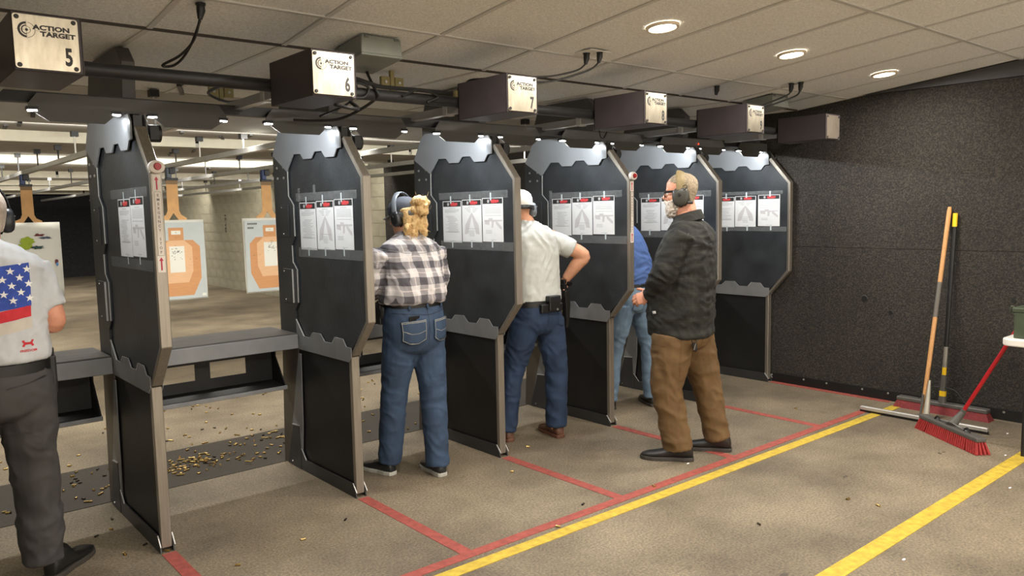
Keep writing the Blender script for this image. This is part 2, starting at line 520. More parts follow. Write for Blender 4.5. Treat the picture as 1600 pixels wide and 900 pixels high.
def pipe_pts(pts, n=8):
    """Catmull-Rom through points."""
    P = [Vector(p) for p in pts]; out = []
    for i in range(len(P) - 1):
        p0 = P[max(i - 1, 0)]; p1 = P[i]; p2 = P[i + 1]; p3 = P[min(i + 2, len(P) - 1)]
        for k in range(n):
            t = k / n
            out.append(0.5 * ((2 * p1) + (-p0 + p2) * t + (2 * p0 - 5 * p1 + 4 * p2 - p3) * t * t + (-p0 + 3 * p1 - 3 * p2 + p3) * t ** 3))
    out.append(P[-1])
    return out
# ================================================================ SETTING
X0, D = 1.055, 1.042
XW = 6.31           # inner face of the right wall
def dx(n): return X0 + n * D

floor = struct(part('floor', G().box((-6, -4, -0.1), (XW + 0.2, 26, 0)), M['floor']))
part('floor_strip', G().box((-6, 4.725, 0), (XW, 5.48, 0.003)), M['strip'], floor, label='dark strip on the floor along the firing line')  # thin strip coloured darker than the floor on both sides
def ribbon(pts, wd, z=0.0025):
    g = G()
    for (x0, y0), (x1, y1) in zip(pts[:-1], pts[1:]):
        d = Vector((x1 - x0, y1 - y0, 0)); n = Vector((-d.y, d.x, 0)).normalized() * (wd / 2)
        p = [Vector((x0, y0, 0)) + n, Vector((x0, y0, 0)) - n, Vector((x1, y1, 0)) - n, Vector((x1, y1, 0)) + n]
        g.prism([(q.x, q.y) for q in p], 'z', 0.0, z)
    return g
part('painted_line', ribbon([(-2.0, 2.875), (5.98, 2.755)], 0.06), M['redline'], floor, label='long red painted line behind the booths')
part('painted_line', ribbon([(-2.0, 2.77), (6.2, 2.645)], 0.07, 0.003), M['yellow'], floor, label='yellow painted line beside the red line')
part('painted_line', ribbon([(1.2, 1.6), (5.62, 1.575), (6.2, 1.575)], 0.085, 0.003), M['yellow'], floor, label='nearest yellow painted line')
for n in range(6):
    x = dx(n)
    part('painted_line', ribbon([(x, 3.80), (x + 0.0, 2.79 + .018 * (2 - n) * .8)], 0.065, .0022), M['redline'], floor, label='short red painted line dividing lanes')
for (x, y, s) in ((2.62, 1.86, 1.0), (2.95, 1.70, 1.5), (5.2, 1.95, 0.6), (4.35, 2.15, 0.5)):
    g = G()
    for k in range(5):
        g.ell((x + random.uniform(-.05, .05) * s, y + random.uniform(-.02, .02) * s, 0), (0.02 * s, 0.01 * s, 0.002), n=10, m=5)
    part('floor_stain', g, mat('stain', (74, 66, 54), 0.6), floor)

# right wall: rubber foam panels near, concrete blocks far
wall_right = struct(part('wall_right', G().box((XW + 0.05, -4, 0), (XW + 0.2, 26, 2.9)), M['wallpaint']))
yj = [-4.0, -1.55, 0.9, 3.35, 5.8, 8.25, 10.4]
for i in range(len(yj) - 1):
    for z0, z1 in ((0.0, 1.2215), (1.2245, 2.443)):
        part('foam_panel', G().box((XW + random.uniform(-.001, .001), yj[i] + .0012, z0), (XW + 0.055, yj[i + 1] - .0012, z1)), M['foam'], wall_right)
g = G()
for (y, z, r) in ((2.99, .812, .03), (2.776, .717, .02), (3.512, .518, .012), (1.914, .875, .018), (1.923, .80, .02), (3.3, .43, .008), (2.9, .62, .006)):
    g.tube([(XW + .0005, y, z), (XW - .004, y, z)], [r, r * .8], 8)
part('bullet_hole', g, M['cable'], wall_right, kind='stuff', label='dark pits knocked in the foam')
struct(part('trim_1', G().box((XW - 0.012, -4, 2.446), (XW + 0.06, 3.62, 2.95)), mat('dark_trim', (70, 70, 70), 0.6), None))
bb = struct(part('baseboard_right', G().box((XW - 0.012, -4, 0), (XW, 3.86, 0.078)), mat('black_strip', (20, 20, 20), 0.5)))
for y in [3.815 - k * 0.26 - (0.05 if k % 2 else 0) for k in range(12)]:
    part('bolt', G().tube([(XW - .012, y, .060), (XW - .016, y, .060)], [.009, .007], 8), M['bolt'], bb, True)
# block wall
bs_, bh = 0.406, 0.203
blk = G().box((0, 0.004, 0.004), (0.06, bs_ - 0.004, bh - 0.004)).mesh('block')
blk.materials.append(M['block'])
part('mortar_bed', G().box((XW + .012, 10.4, 0), (XW + .06, 26, 2.7)), M['blockline'], wall_right)
nblk = 0
for r in range(11):
    off = 0 if r % 2 else -bs_ / 2
    for k in range(25):
        y = 10.4 + off + k * bs_
        if y < 10.39:
            o = part('block', G().box((XW + .004, 10.4, r * bh + .004), (XW + .06, 10.4 + bs_ / 2 - .004, (r + 1) * bh - .004)), M['block'], wall_right)
            continue
        o = bpy.data.objects.new('block', blk); COL.objects.link(o); o.parent = wall_right
        o.location = (XW + random.uniform(.003, .007), y, r * bh)
        nblk += 1
g = G()
for r in range(11):
    for k in range(25, 37):
        y = 10.4 + (0 if r % 2 else -bs_ / 2) + k * bs_
        g.box((XW + .005, y + .004, r * bh + .004), (XW + .06, y + bs_ - .004, (r + 1) * bh - .004))
part('far_blocks', g, M['block'], wall_right, kind='stuff')
tm = text_mesh('15 YD', 0.13, 1.2, 0.002)
g = G(); add_mesh(g, tm, frame_mx((XW + .0015, 17.0, 1.42), (0, 0, -1), (0, -1, 0)))
part('stencilled_marks', g, M['ink'], wall_right, label='black stencilled distance marks running down the block wall')

struct(part('wall_left', G().box((-6.2, -4, 0), (-6, 26, 2.9)), M['wallpaint']))
struct(part('wall_rear', G().box((-6, -4.15, 0), (XW, -4, 2.95)), M['wallpaint']))
wall_back = struct(part('wall_back', G().box((-6, 26.2, 0), (XW, 26.4, 2.9)), M['berm']))
# granulated rubber backstop
nx, ny = 60, 14
g = G(); vs = []
for j in range(ny + 1):
    for i in range(nx + 1):
        x = -6 + i * (XW + 6) / nx; t = j / ny
        y = 23.9 + t * 2.1; z = t * 2.6
        d = noise.noise(Vector((x * 1.5, y * 1.5, z * 1.5))) * 0.12
        vs.append((x, y + d, max(0, z + d * .5 if j else 0)))
fs = [(j * (nx + 1) + i, j * (nx + 1) + i + 1, (j + 1) * (nx + 1) + i + 1, (j + 1) * (nx + 1) + i) for j in range(ny) for i in range(nx)]
g.add(vs, fs)
part('backstop_berm', g, M['berm'], wall_back, True, label='black granulated rubber bank')

# ceiling: sloped tile field behind the booths, flat field over the line, baffles down range
ceil = struct(part('ceiling', G().box((-6, -4, 3.2), (XW + .2, 26, 3.3)), M['wallpaint']))
def zc(y): return slope_z(y)
TX = 0.604
xl = [1.06 + TX * k for k in range(-11, 9)] + [XW]
yl_s = [-1.79, -0.55, 0.69, 1.93, 3.17, 3.61]
yl_f = [3.61, 4.83, 5.4]
tcache = {}
for ylist in (yl_s, yl_f):
    for j in range(len(ylist) - 1):
        y0, y1 = ylist[j], ylist[j + 1]
        for i in range(len(xl) - 1):
            x0, x1 = xl[i], xl[i + 1]
            za, zb = (zc(y0), zc(y1 - 1e-4)) if ylist is yl_s else (2.387, 2.387)
            ga = G().add([(x0 + .010, y0 + .010, za + .006), (x1 - .010, y0 + .010, za + .006), (x1 - .010, y1 - .010, zb + .006), (x0 + .010, y1 - .010, zb + .006),
                          (x0 + .010, y0 + .010, za + .03), (x1 - .010, y0 + .010, za + .03), (x1 - .010, y1 - .010, zb + .03), (x0 + .010, y1 - .010, zb + .03)],
                         [(0, 1, 2, 3), (7, 6, 5, 4), (0, 4, 5, 1), (1, 5, 6, 2), (2, 6, 7, 3), (3, 7, 4, 0)])
            part('ceiling_tile', ga, M['tile'], ceil)
g = G()
for y0, y1 in ((-4, 3.61), (3.61, 5.4)):
    for x in xl:
        za, zb = (zc(y0), zc(y1 - 1e-4)) if y0 < 3 else (2.387, 2.387)
        g.add([(x - .012, y0, za), (x + .012, y0, za), (x + .012, y1, zb), (x - .012, y1, zb), (x - .012, y0, za + .03), (x + .012, y0, za + .03), (x + .012, y1, zb + .03), (x - .012, y1, zb + .03)],
              [(0, 1, 2, 3), (7, 6, 5, 4), (0, 4, 5, 1), (1, 5, 6, 2), (2, 6, 7, 3), (3, 7, 4, 0)])
for y in yl_s[:-1] + yl_f[1:-1]:
    z = zc(y)
    g.box((-6, y - .012, z - .001), (XW, y + .012, z + .028))
part('ceiling_grid', g, M['tee_grid'], ceil)
part('ceiling_grid', G().box((-6, 3.605, 2.382), (XW, 3.613, 2.41)), mat('dark_joint', (60, 54, 48), 0.7), ceil, label='dark joint between the sloped and level ceiling')
part('ceiling_back', G().add([(-6, -4, zc(-4) + .05), (XW, -4, zc(-4) + .05), (XW, 3.61, 2.45), (-6, 3.61, 2.45)], [(0, 1, 2, 3)]), M['wallpaint'], ceil)
part('ceiling_back', G().add([(-6, 3.61, 2.45), (XW, 3.61, 2.45), (XW, 5.4, 2.45), (-6, 5.4, 2.45)], [(0, 1, 2, 3)]), M['wallpaint'], ceil)
part('ceiling_slope', G().add([(-6, 5.4, 2.39), (XW, 5.4, 2.39), (XW, 6.25, 2.25), (-6, 6.25, 2.25), (-6, 5.4, 2.46), (XW, 5.4, 2.46), (XW, 6.25, 2.28), (-6, 6.25, 2.28)],
     [(0, 1, 2, 3), (7, 6, 5, 4), (0, 4, 5, 1), (1, 5, 6, 2), (2, 6, 7, 3), (3, 7, 4, 0)]), M['tile_range'], ceil)
ye = [6.25, 7.85, 10.85, 14.4, 17.75, 21.0, 24.2]
for k in range(len(ye) - 1):
    y0, y1 = ye[k], ye[k + 1]
    part('baffle_underside', G().add([(-6, y0, 2.25), (XW, y0, 2.25), (XW, y1, 2.345), (-6, y1, 2.345), (-6, y0, 2.29), (XW, y0, 2.29), (XW, y1, 2.37), (-6, y1, 2.37)],
         [(0, 1, 2, 3), (7, 6, 5, 4), (0, 4, 5, 1), (1, 5, 6, 2), (2, 6, 7, 3), (3, 7, 4, 0)]), M['tile_range'], ceil)
    xs = [-6, -3.6, -1.2, 0.55, 2.68, 5.12, XW]
    for i in range(len(xs) - 1):
        part('baffle_board', G().box((xs[i] + .02, y1 - .02 + random.uniform(-.004, .004), 2.25), (xs[i + 1] - .02, y1, 2.345)), M['baffle'], ceil)
for (x0, y0), (x1, y1) in (((.95, 5.6), (1.02, 6.1)), ((.97, 6.27), (1.05, 6.85)), ((.97, 6.85), (1.05, 7.5)), ((2.12, 6.53), (2.23, 6.9)), ((2.63, 7.1), (2.9, 7.75)), ((2.66, 6.47), (2.86, 7.03)),
                           ((2.76, 8.15), (2.92, 8.7)), ((2.78, 8.98), (2.98, 9.7)), ((3.85, 9.77), (4.2, 10.7)), ((3.98, 11.2), (4.2, 11.9)), ((1.75, 5.35), (1.62, 5.0)), ((2.9, 5.9), (2.6, 5.2))):
    d = Vector((x1 - x0, y1 - y0, 0)); n = Vector((-d.y, d.x, 0)).normalized() * .013
    def zu(y):
        if y < 5.4: return 2.387
        if y < 6.25: return 2.39 - .14 * (y - 5.4) / .85
        for k in range(len(ye) - 1):
            if y < ye[k + 1]: return 2.25 + .095 * (y - ye[k]) / (ye[k + 1] - ye[k])
        return 2.25
    za, zb = zu(y0) - .012, zu(y1) - .012
    g = G().add([Vector((x0, y0, za)) + n, Vector((x0, y0, za)) - n, Vector((x1, y1, zb)) - n, Vector((x1, y1, zb)) + n,
                 Vector((x0, y0, za + .02)) + n, Vector((x0, y0, za + .02)) - n, Vector((x1, y1, zb + .02)) - n, Vector((x1, y1, zb + .02)) + n],
                [(0, 1, 2, 3), (7, 6, 5, 4), (0, 4, 5, 1), (1, 5, 6, 2), (2, 6, 7, 3), (3, 7, 4, 0)])
    part('joint_strip', g, M['cable'], ceil)

# downlights; rear rows are unseen lamps added to bounce light onto the ceiling
lab = {0: 'round recessed downlight at top edge over sign six', 1: 'round recessed downlight nearest the black plugs above sign seven', 2: 'round recessed downlight between two others on the ceiling', 3: 'round recessed downlight nearest the black foam wall'}
for i, x in enumerate((2.0, 3.218, 4.437, 5.664, 0.78, -0.44)):
    for j, y in enumerate((2.585, 0.15, -2.3)):
        z = slope_z(y); nrm = Vector((0, -0.1005, -1)).normalized()
        rot = Matrix.Rotation(-math.atan(0.1005), 4, 'X')
        if j == 0 and i < 4:
            t = thing('downlight', lab[i], 'ceiling light', (x, y, z), 'recessed downlights')
            mx = Matrix.Translation((x, y, z)) @ rot
            ring = []
            for rr, zz in ((.066, -.004), (.070, -.010), (.082, -.010), (.086, 0.004)):
                ring.append([mx @ Vector((rr * math.cos(q * R(10)), rr * math.sin(q * R(10)), zz)) for q in range(36)])
            part('trim_ring', G().loft(ring, False), M['trimw'], t, True)
            part('lens', G().tube([mx @ Vector((0, 0, .003)), mx @ Vector((0, 0, -.005))], .067, 32), M['lamp'], t)
        if j == 0 and i > 3: continue
        area('downlight_or_fill', (x, y, z - .02), (-math.atan(.1005), 0, 0), .12, .12, DOWNLIGHT_W * (1.05, 0.6, 5.0)[j], (1.0, 0.935, 0.85), 'DISK')

# ================================================================ LANE DIVIDERS
def poly_band(outer, inner):
    return outer + inner[::-1]
div_lab = ['black lane divider nearest the camera, between lanes five and six, with an emergency strip',
           'black lane divider between lanes six and seven, to the left of the woman in plaid',
           'black lane divider between lanes seven and eight, to the right of the woman in plaid',
           'black lane divider with an emergency strip, right of the man in a grey shirt',
           'black lane divider behind the bearded man in the dark plaid jacket',
           'black lane divider farthest right, against the black foam wall']
def build_divider(n):
    x = dx(n)
    t = thing('lane_divider', div_lab[n], 'partition', (x, 3.82, 0), 'lane dividers')
    part('upper_panel', G().prism([(3.815, 1.97), (3.645, 1.776), (3.645, 1.013), (3.82, .84), (4.5, .84), (4.5, 2.0), (3.84, 2.0)], 'x', x - .02, x + .02), M['panel'], t, bevel=.002)
    part('lower_panel', G().prism([(3.85, .06), (4.5, .06), (4.5, .79), (3.85, .79)], 'x', x - .019, x + .019), M['panel_low'], t)
    out = [(3.815, 2.0), (3.628, 1.781), (3.628, 1.008), (3.808, .806)]
    inn = [(3.845, 1.985), (3.652, 1.771), (3.652, 1.016), (3.836, .806)]
    part('edge_frame', G().prism(poly_band(out, inn), 'x', x - .0245, x + .0245), M['frame'], t, bevel=.003)
    part('rear_post', G().box((x - .0245, 3.823, .02), (x + .0245, 3.853, .80)), M['frame'], t, bevel=.003)
    kick = [(3.812, 0), (3.82, .03), (3.852, .078), (4.432, .075), (4.49, .134), (4.52, .134), (4.52, 0)]
    for s in (-1, 1):
        part('kick_plate', G().prism(kick, 'x', x + s * .0335, x + s * .026), M['steel_dark'], t, bevel=.001)
        waist = [(3.845, .768), (3.815, .80), (3.815, .852), (3.868, .852), (3.905, .893), (3.995, .893), (4.03, .855), (4.125, .852), (4.172, .893), (4.267, .89), (4.308, .854), (4.393, .855), (4.49, .95), (4.51, .95), (4.51, .766)]
        part('waist_plate', G().prism(waist, 'x', x + s * .030, x + s * .0245), M['steel_grey'], t, bevel=.001)
        hood = [(4.56, 2.12), (4.60, 2.10), (4.70, 1.95), (4.507, 1.843), (4.407, 1.94), (4.315, 1.937), (4.280, 1.905), (4.177, 1.902), (4.138, 1.938), (4.05, 1.936), (4.010, 1.899), (3.905, 1.896), (3.872, 1.936), (3.83, 1.94), (3.83, 2.02), (3.86, 2.056), (3.93, 2.056), (3.93, 2.12)]
        part('hood_plate', G().prism(hood, 'x', x + s * .038, x + s * .030), M['hood'], t, bevel=.0015)
        hl = [(4.507, 1.90), (4.51, 1.70), (4.447, 1.645), (4.447, 1.456), (4.492, 1.40), (4.49, 1.30), (4.437, 1.255), (4.442, 1.055), (4.491, 1.005), (4.491, .79)]
        part('front_post', G().prism(hl + [(4.712, .79), (4.712, 1.96)], 'x', x + s * .031, x + s * .020), M['panel'], t, bevel=.001)
        def trim(poly, xa, xb):
            part('edge_trim', G().prism(poly, 'x', xa, xb), M['edge'], t, label='bright bare steel edge')
        seg = [(0, 1), (1, 2), (2, 3), (4, 5), (5, 6), (6, 7)]
        for i0, i1 in seg:
            (ya, za), (yb, zb) = hl[i0], hl[i1]
            trim([(ya - .005, za), (ya + .002, za), (yb + .002, zb), (yb - .005, zb)], x + s * .034, x + s * .030)
        for (ya, za), (yb, zb) in zip(waist[3:12], waist[4:13]):
            if zb < za + .02 and abs(zb - za) > .02 or abs(zb - za) > .06:
                trim([(ya - .004, za), (ya + .002, za), (yb + .002, zb), (yb - .004, zb)], x + s * .0325, x + s * .0255)
        trim([(4.428, .073), (4.436, .076), (4.494, .136), (4.486, .134)], x + s * .035, x + s * .030)
        trim([(3.85, .078), (3.81, .03), (3.806, .034), (3.846, .081)], x + s * .035, x + s * .030)
        part('armor_plate', G().box((min(x + s * .036, x + s * .031), 4.515, 1.45), (max(x + s * .036, x + s * .031), 4.64, 1.647)), M['panel'], t, bevel=.002)
        ap = part('armor_plate', G().box((min(x + s * .036, x + s * .031), 4.498, 1.047), (max(x + s * .036, x + s * .031), 4.632, 1.257)), M['panel'], t, bevel=.002)
        part('armor_edge', G().box((min(x + s * .039, x + s * .031), 4.494, 1.05), (max(x + s * .039, x + s * .031), 4.500, 1.255)), M['edge'], ap)
        part('post_foot', G().prism([(4.49, 0), (4.757, 0), (4.71, .8), (4.49, .8)], 'x', x + s * .027, x + s * .018), M['post_low'], t)
        part('gusset_plate', G().prism([(4.44, .74), (4.475, .74), (4.685, .0), (4.49, .0), (4.455, .3)], 'x', x + s * .032, x + s * .027), M['steel_grey'], t, bevel=.001)
        gp = part('foot_plate', G().prism([(4.595, .273), (4.507, .279), (4.497, .13), (4.5, .004), (4.684, .004)], 'x', x + s * .036, x + s * .032), M['steel_dark'], t, bevel=.001)
        part('foot_plate_edge', G().prism([(4.60, .270), (4.507, .277), (4.505, .283), (4.60, .276)], 'x', x + s * .038, x + s * .032), M['edge'], gp)
        for (y, z) in ((4.651, 1.873), (4.56, 1.873), (4.648, 1.809), (4.562, 1.809)):
            part('bolt', G().tube([(x + s * .030, y, z), (x + s * .037, y, z)], [.009, .007], 8), M['bolt'], t, True)
        for (y, z) in ((4.605, 1.63), (4.59, 1.47), (4.61, 1.24), (4.60, 1.065), (4.62, .03)):
            part('bolt', G().tube([(x + s * .035, y, z), (x + s * .0395, y, z)], [.005, .004], 8), M['bolt'], t, True)
    part('post_core', G().box((x - .019, 4.5, 0), (x + .019, 4.70, 1.95)), M['steel_dark'], t)
    part('hood_fill', G().prism([(3.845, 1.99), (3.845, 2.05), (3.93, 2.05), (3.94, 2.1), (4.58, 2.1), (4.66, 1.96), (4.5, 1.86)], 'x', x - .0185, x + .0185), M['steel_dark'], t)
    part('ceiling_hanger', G().prism([(4.6, 2.1), (4.6, 2.225), (4.555, 2.33), (4.46, 2.378), (4.02, 2.378), (3.94, 2.305), (3.965, 2.1)], 'x', x - .03, x + .03), M['bar'], t, bevel=.003)
    part('hood_knuckle', G().tube([(x + .038, 3.84, 1.97), (x + .09, 3.84, 1.97)], (.040), 14).box((x + .0385, 3.80, 1.94), (x + .075, 3.875, 2.0)), M['blackmetal'], t, True)
    # clear tape over the posters
    if n == 0:
        tb = ((4.316, 3.699, 1.68, 1.725), (4.385, 3.675, 1.345, 1.395))
    elif n == 5:
        tb = ((4.45, 3.70, 1.682, 1.712), (4.45, 3.66, 1.355, 1.395))
    else:
        tb = ((4.43, 3.70, 1.665, 1.712), (4.42, 3.655, 1.335, 1.39))
    for (ya, yb, za, zb) in tb:
        part('clear_tape', G().box((x - .0222, yb, za), (x - .0205, ya, zb)), M['tape'], t, label='dusty clear tape band')
    if n in (1, 3):
        for (ya, za, zb) in ((4.40, 1.66, 1.74), (4.20, 1.70, 1.755)) if n == 1 else ((4.44, 1.40, 1.73),):
            part('clear_tape', G().box((x - .0232, ya - .03, za), (x - .0223, ya, zb)), M['tape'], t)
    return t
DIV = [build_divider(n) for n in range(6)]

# ---------------------------------------------------------------- posters
def poster(n, k, y0, y1, zt, zb, label, style):
    """sheet on the -X face of divider n; y0 (far edge) > y1 (near edge)."""
    x = dx(n) - .0206
    yc = (y0 + y1) / 2
    t = thing('paper_sheet', label, 'poster', (x, yc, zb), 'range rule sheets taped to the dividers')
    wv = y0 - y1; h = zt - zb
    def q(u, v): return (y0 - u * wv, zt - v * h)    # u: 0..1 left to right, v: 0..1 top to bottom
    def rect(g, u0, v0, u1, v1, d):
        (ya, za), (yb, zb_) = q(u0, v0), q(u1, v1)
        g.box((x - d - .0003, min(ya, yb), min(za, zb_)), (x - d, max(ya, yb), max(za, zb_)))
    tilt = random.uniform(-.002, .002)
    g = G(); rect(g, 0, 0, 1, 1, .0005); part('sheet', g, M['paper'], t)
    g = G(); rect(g, .03, .015, .97, .135, .0009); hd = part('header', g, M['hdr'], t, label='black printed header')
    g = G(); rect(g, .42, .045, .80, .105, .0013); rect(g, .5, .03, .62, .05, .0013); rect(g, .45, .1, .72, .12, .0013); part('red_print', g, M['redink'], hd, label='red printed logo')
    g = G()
    cy, cz = q(.3, .075); g.tube([(x - .0012, cy, cz), (x - .0016, cy, cz)], .011, 14); part('emblem', g, M['greyink'], hd)
    g = G(); rect(g, .32, .165, .68, .178, .0008)
    if style == 0:
        for r, (u0, u1) in enumerate(((.1, .9), (.1, .88), (.1, .86), (.1, .7))): rect(g, u0, .2 + r * .022, u1, .209 + r * .022, .0008)
        for r in range(16): rect(g, .14 + random.uniform(0, .2), .36 + r * .026, .6 + random.uniform(0, .26), .369 + r * .026, .0008)
        rect(g, .12, .74, .88, .752, .0008)
    elif style == 1:
        for r in range(4): rect(g, .15 + .06 * r, .2 + r * .03, .45, .21 + r * .03, .0008); rect(g, .55, .2 + r * .03, .85 - .06 * r, .21 + r * .03, .0008)
        part('diagram', G().add([(x - .0011, *q(.5, .3)), (x - .0011, *q(.5, .38)), (x - .0011, *q(.3, .80)), (x - .0011, *q(.12, .82)), (x - .0011, *q(.16, .6))], [(0, 1, 2, 3, 4)])
             .add([(x - .0011, *q(.5, .3)), (x - .0011, *q(.84, .6)), (x - .0011, *q(.88, .82)), (x - .0011, *q(.7, .80)), (x - .0011, *q(.5, .38))], [(0, 1, 2, 3, 4)]), M['paleink'], t, label='pale printed figure')
        rect(g, .22, .68, .8, .69, .0013)
        for r in range(5): rect(g, .3 + .02 * r, .73 + r * .03, .62, .74 + r * .03, .0008)
    else:
        for r in range(7): rect(g, .12, .2 + r * .024, .9, .208 + r * .024, .0008)
        rect(g, .12, .40, .9, .409, .0008)
        d = G()
        def pl(pts): d.add([(x - .0011, *q(u, v)) for u, v in pts], [tuple(range(len(pts)))])
        pl([(.1, .50), (.95, .50), (.95, .53), (.7, .54), (.1, .53)])
        pl([(.1, .52), (.34, .53), (.34, .62), (.12, .60)])
        pl([(.44, .53), (.56, .53), (.52, .68), (.44, .68)])
        pl([(.62, .54), (.72, .54), (.93, .66), (.93, .72), (.84, .70), (.66, .6)])
        pl([(.3, .46), (.5, .46), (.5, .5), (.3, .5)])
        part('diagram', d, M['paleink'], t, label='pale printed rifle drawing')
        for r in range(3): rect(g, .15, .74 + r * .03, .45, .75 + r * .03, .0008)
    rect(g, .38, .955, .66, .963, .0008)
    part('printed_text', g, M['greyink'], t, kind='stuff')
    u = .45 + random.uniform(-.08, .12)
    g = G(); rect(g, u, -.12, u + .065, .06, .0018); part('tape_strip', g, M['tapew'], t)
    g = G(); rect(g, u + .05, .97, u + .115, 1.13, .0018); part('tape_strip', g, M['tapew'], t)
    return t
where = ['on the nearest divider', 'on the divider left of the woman in plaid', 'on the divider right of the woman in plaid', 'on the divider right of the man in grey', 'behind the bearded man', 'on the farthest divider']
pos3 = ['left', 'middle', 'right']
rows = {0: [(4.192, 3.984), (3.980, 3.765)], 5: [(4.52, 4.312), (4.308, 3.955), (3.945, 3.725)]}
for n in range(6):
    if n == 0: spans = [(4.192, 3.984), (3.980, 3.765)]
    elif n == 5: spans = [(4.525, 4.312), (4.168 + .14, 4.09), (3.945, 3.725)]
    else: spans = [(4.388, 4.180), (4.172, 3.964), (3.956, 3.748)]
    if n in (3, 4): spans = [(a_ + .022, b_ + .022) for a_, b_ in spans]
    if n == 5: spans = [(4.40, 4.185), (4.178, 3.962), (3.94, 3.725)]
    for k, (y0, y1) in enumerate(spans):
        zt = (1.655 if n in (1, 2) else 1.665) + k * .006 + (.012 if n == 0 else 0) ; zb = zt - .276
        nm = pos3[k] if len(spans) == 3 else ('left', 'right')[k]
        lbl = '%s white sheet with black header %s' % (nm, where[n])
        poster(n, k, y0, y1, zt, zb, lbl, k if len(spans) == 3 else (0, 2)[k])

# ---------------------------------------------------------------- emergency strips
for n, lbl in ((0, 'emergency strip with red button and up arrows on the nearest divider edge'), (3, 'emergency strip with red button on the divider edge beside the blue shirt')):
    x = dx(n); y = 3.628
    t = thing('emergency_strip', lbl, 'emergency sign', (x, y - .004, 1.34), 'emergency strips')
    hx = .031
    rings = []
    for rr, yy in ((.034, y), (.036, y - .012), (.033, y - .022), (.026, y - .024)):
        rings.append([Vector((x + rr * math.cos(R(12 * q)), yy, 1.805 + rr * .8 * math.sin(R(12 * q)))) for q in range(30)])
    bt = part('button_housing', G().loft(rings), M['plasticw'], t, True)
    part('button', G().tube([(x + .002, y - .023, 1.807), (x + .002, y - .034, 1.807)], [.017, .014], 18), M['red'], bt, True)
    a1 = part('arrow_label', G().box((x - .017, y - .002, 1.700), (x + .017, y, 1.772)), M['plasticw'], t)
    def arrow(zc_):
        return G().prism([(x - .003, zc_ - .028), (x + .003, zc_ - .028), (x + .003, zc_ + .014), (x + .009, zc_ + .014), (x, zc_ + .030), (x - .009, zc_ + .014), (x - .003, zc_ + .014)], 'y', y - .003, y - .002)
    part('up_arrow', arrow(1.735), M['magenta'], a1)
    a2 = part('arrow_label', G().box((x - .016, y - .002, 1.345), (x + .016, y, 1.418)), M['plasticw'], t)
    part('up_arrow', arrow(1.382), M['magenta'], a2)
    st = part('letter_strip', G().box((x - .010, y - .002, 1.42), (x + .014, y, 1.695)), M['plasticw'], t)
    for word, i0 in (('EMERGENCY', 0), ('STOP', 10)):
        g = G()
        for i, ch in enumerate(word):
            add_mesh(g, text_mesh(ch, .016, 1.0, .0002), frame_mx((x + .002, y - .0025, 1.683 - (i0 + i) * .0192), (1, 0, 0), (0, 0, 1)))
        part('lettering', g, mat('faded_ink', (92, 84, 80), .6), st)

# ---------------------------------------------------------------- hood light bars
bar_lab = ['dark hood light bar over the nearest divider', 'dark hood light bar under the box numbered six', 'dark hood light bar under the box numbered seven', 'dark hood light bar under the box numbered eight', 'dark hood light bar under the box numbered nine', 'short dark hood light bar at the foam wall']
for n in range(6):
    x = dx(n); y = 3.885
    t = thing('light_bar', bar_lab[n], 'light fixture', (x, y, 2.0), 'hood light bars')
    half = [(.0, 2.058), (.068, 2.058), (.128, 2.006), (.345, 2.006), (.42, 2.055), (.42, 2.078), (.385, 2.124)]
    if n == 5:
        poly = [(.02, 2.124), (.02, 2.058)] + [(-a_, b_) for a_, b_ in half[1:]]
        poly = [(x + a_, b_) for a_, b_ in poly]
    else:
        poly = [(x + a_, b_) for a_, b_ in half] + [(x - a_, b_) for a_, b_ in half[:0:-1]]
    part('bar_plate', G().prism(poly, 'y', y - .003, y + .003), M['bar'], t)
    part('bar_channel', G().box((x - .38, y + .003, 2.095), (x + (.38 if n < 5 else .02), y + .035, 2.122)), M['blackmetal'], t)
    for s in (-.078, .078, -.405, .405):
        if n == 5 and s > 0: continue
        lx = x + s
        h = part('lamp_head', G().box((lx - .022, y - .005, 2.052), (lx + .022, y + .03, 2.066)), M['blackmetal'], t)
        part('led_lens', G().box((lx - .017, y - .006, 2.046), (lx + .017, y + .018, 2.052)), M['led'], h, label='lit white lens')
        d = bpy.data.lights.new('hood_lamp', 'SPOT'); d.spot_size = R(180); d.spot_blend = 0.0; d.energy = HOOD_W * (0.07 if abs(s) < .2 else 1.25); d.color = (0.93, 0.97, 1.0); d.shadow_soft_size = .012
        o = bpy.data.objects.new('hood_lamp', d); COL.objects.link(o); o.location = (lx, y + .016, 2.034)
        o.rotation_euler = (R(9), 0, 0)
    if n == 4:
        part('indicator', G().ell((x + .05, y - .012, 2.085), (.006, .005, .006)), M['redled'], t, label='small red indicator light')

# ---------------------------------------------------------------- beams and conduits over the line
tag(part('lower_beam', G().box((-2.2, 3.925, 2.088), (XW - .01, 3.975, 2.135)), M['blackmetal'], None), 'long black steel beam behind the hood light bars', 'beam')
tag(part('upper_conduit', G().tube([(-2.2, 3.46, 2.172), (XW - .01, 3.46, 2.170)], .029, 12), M['blackmetal'], None, True), 'long black conduit pipe running behind the numbered boxes', 'pipe')

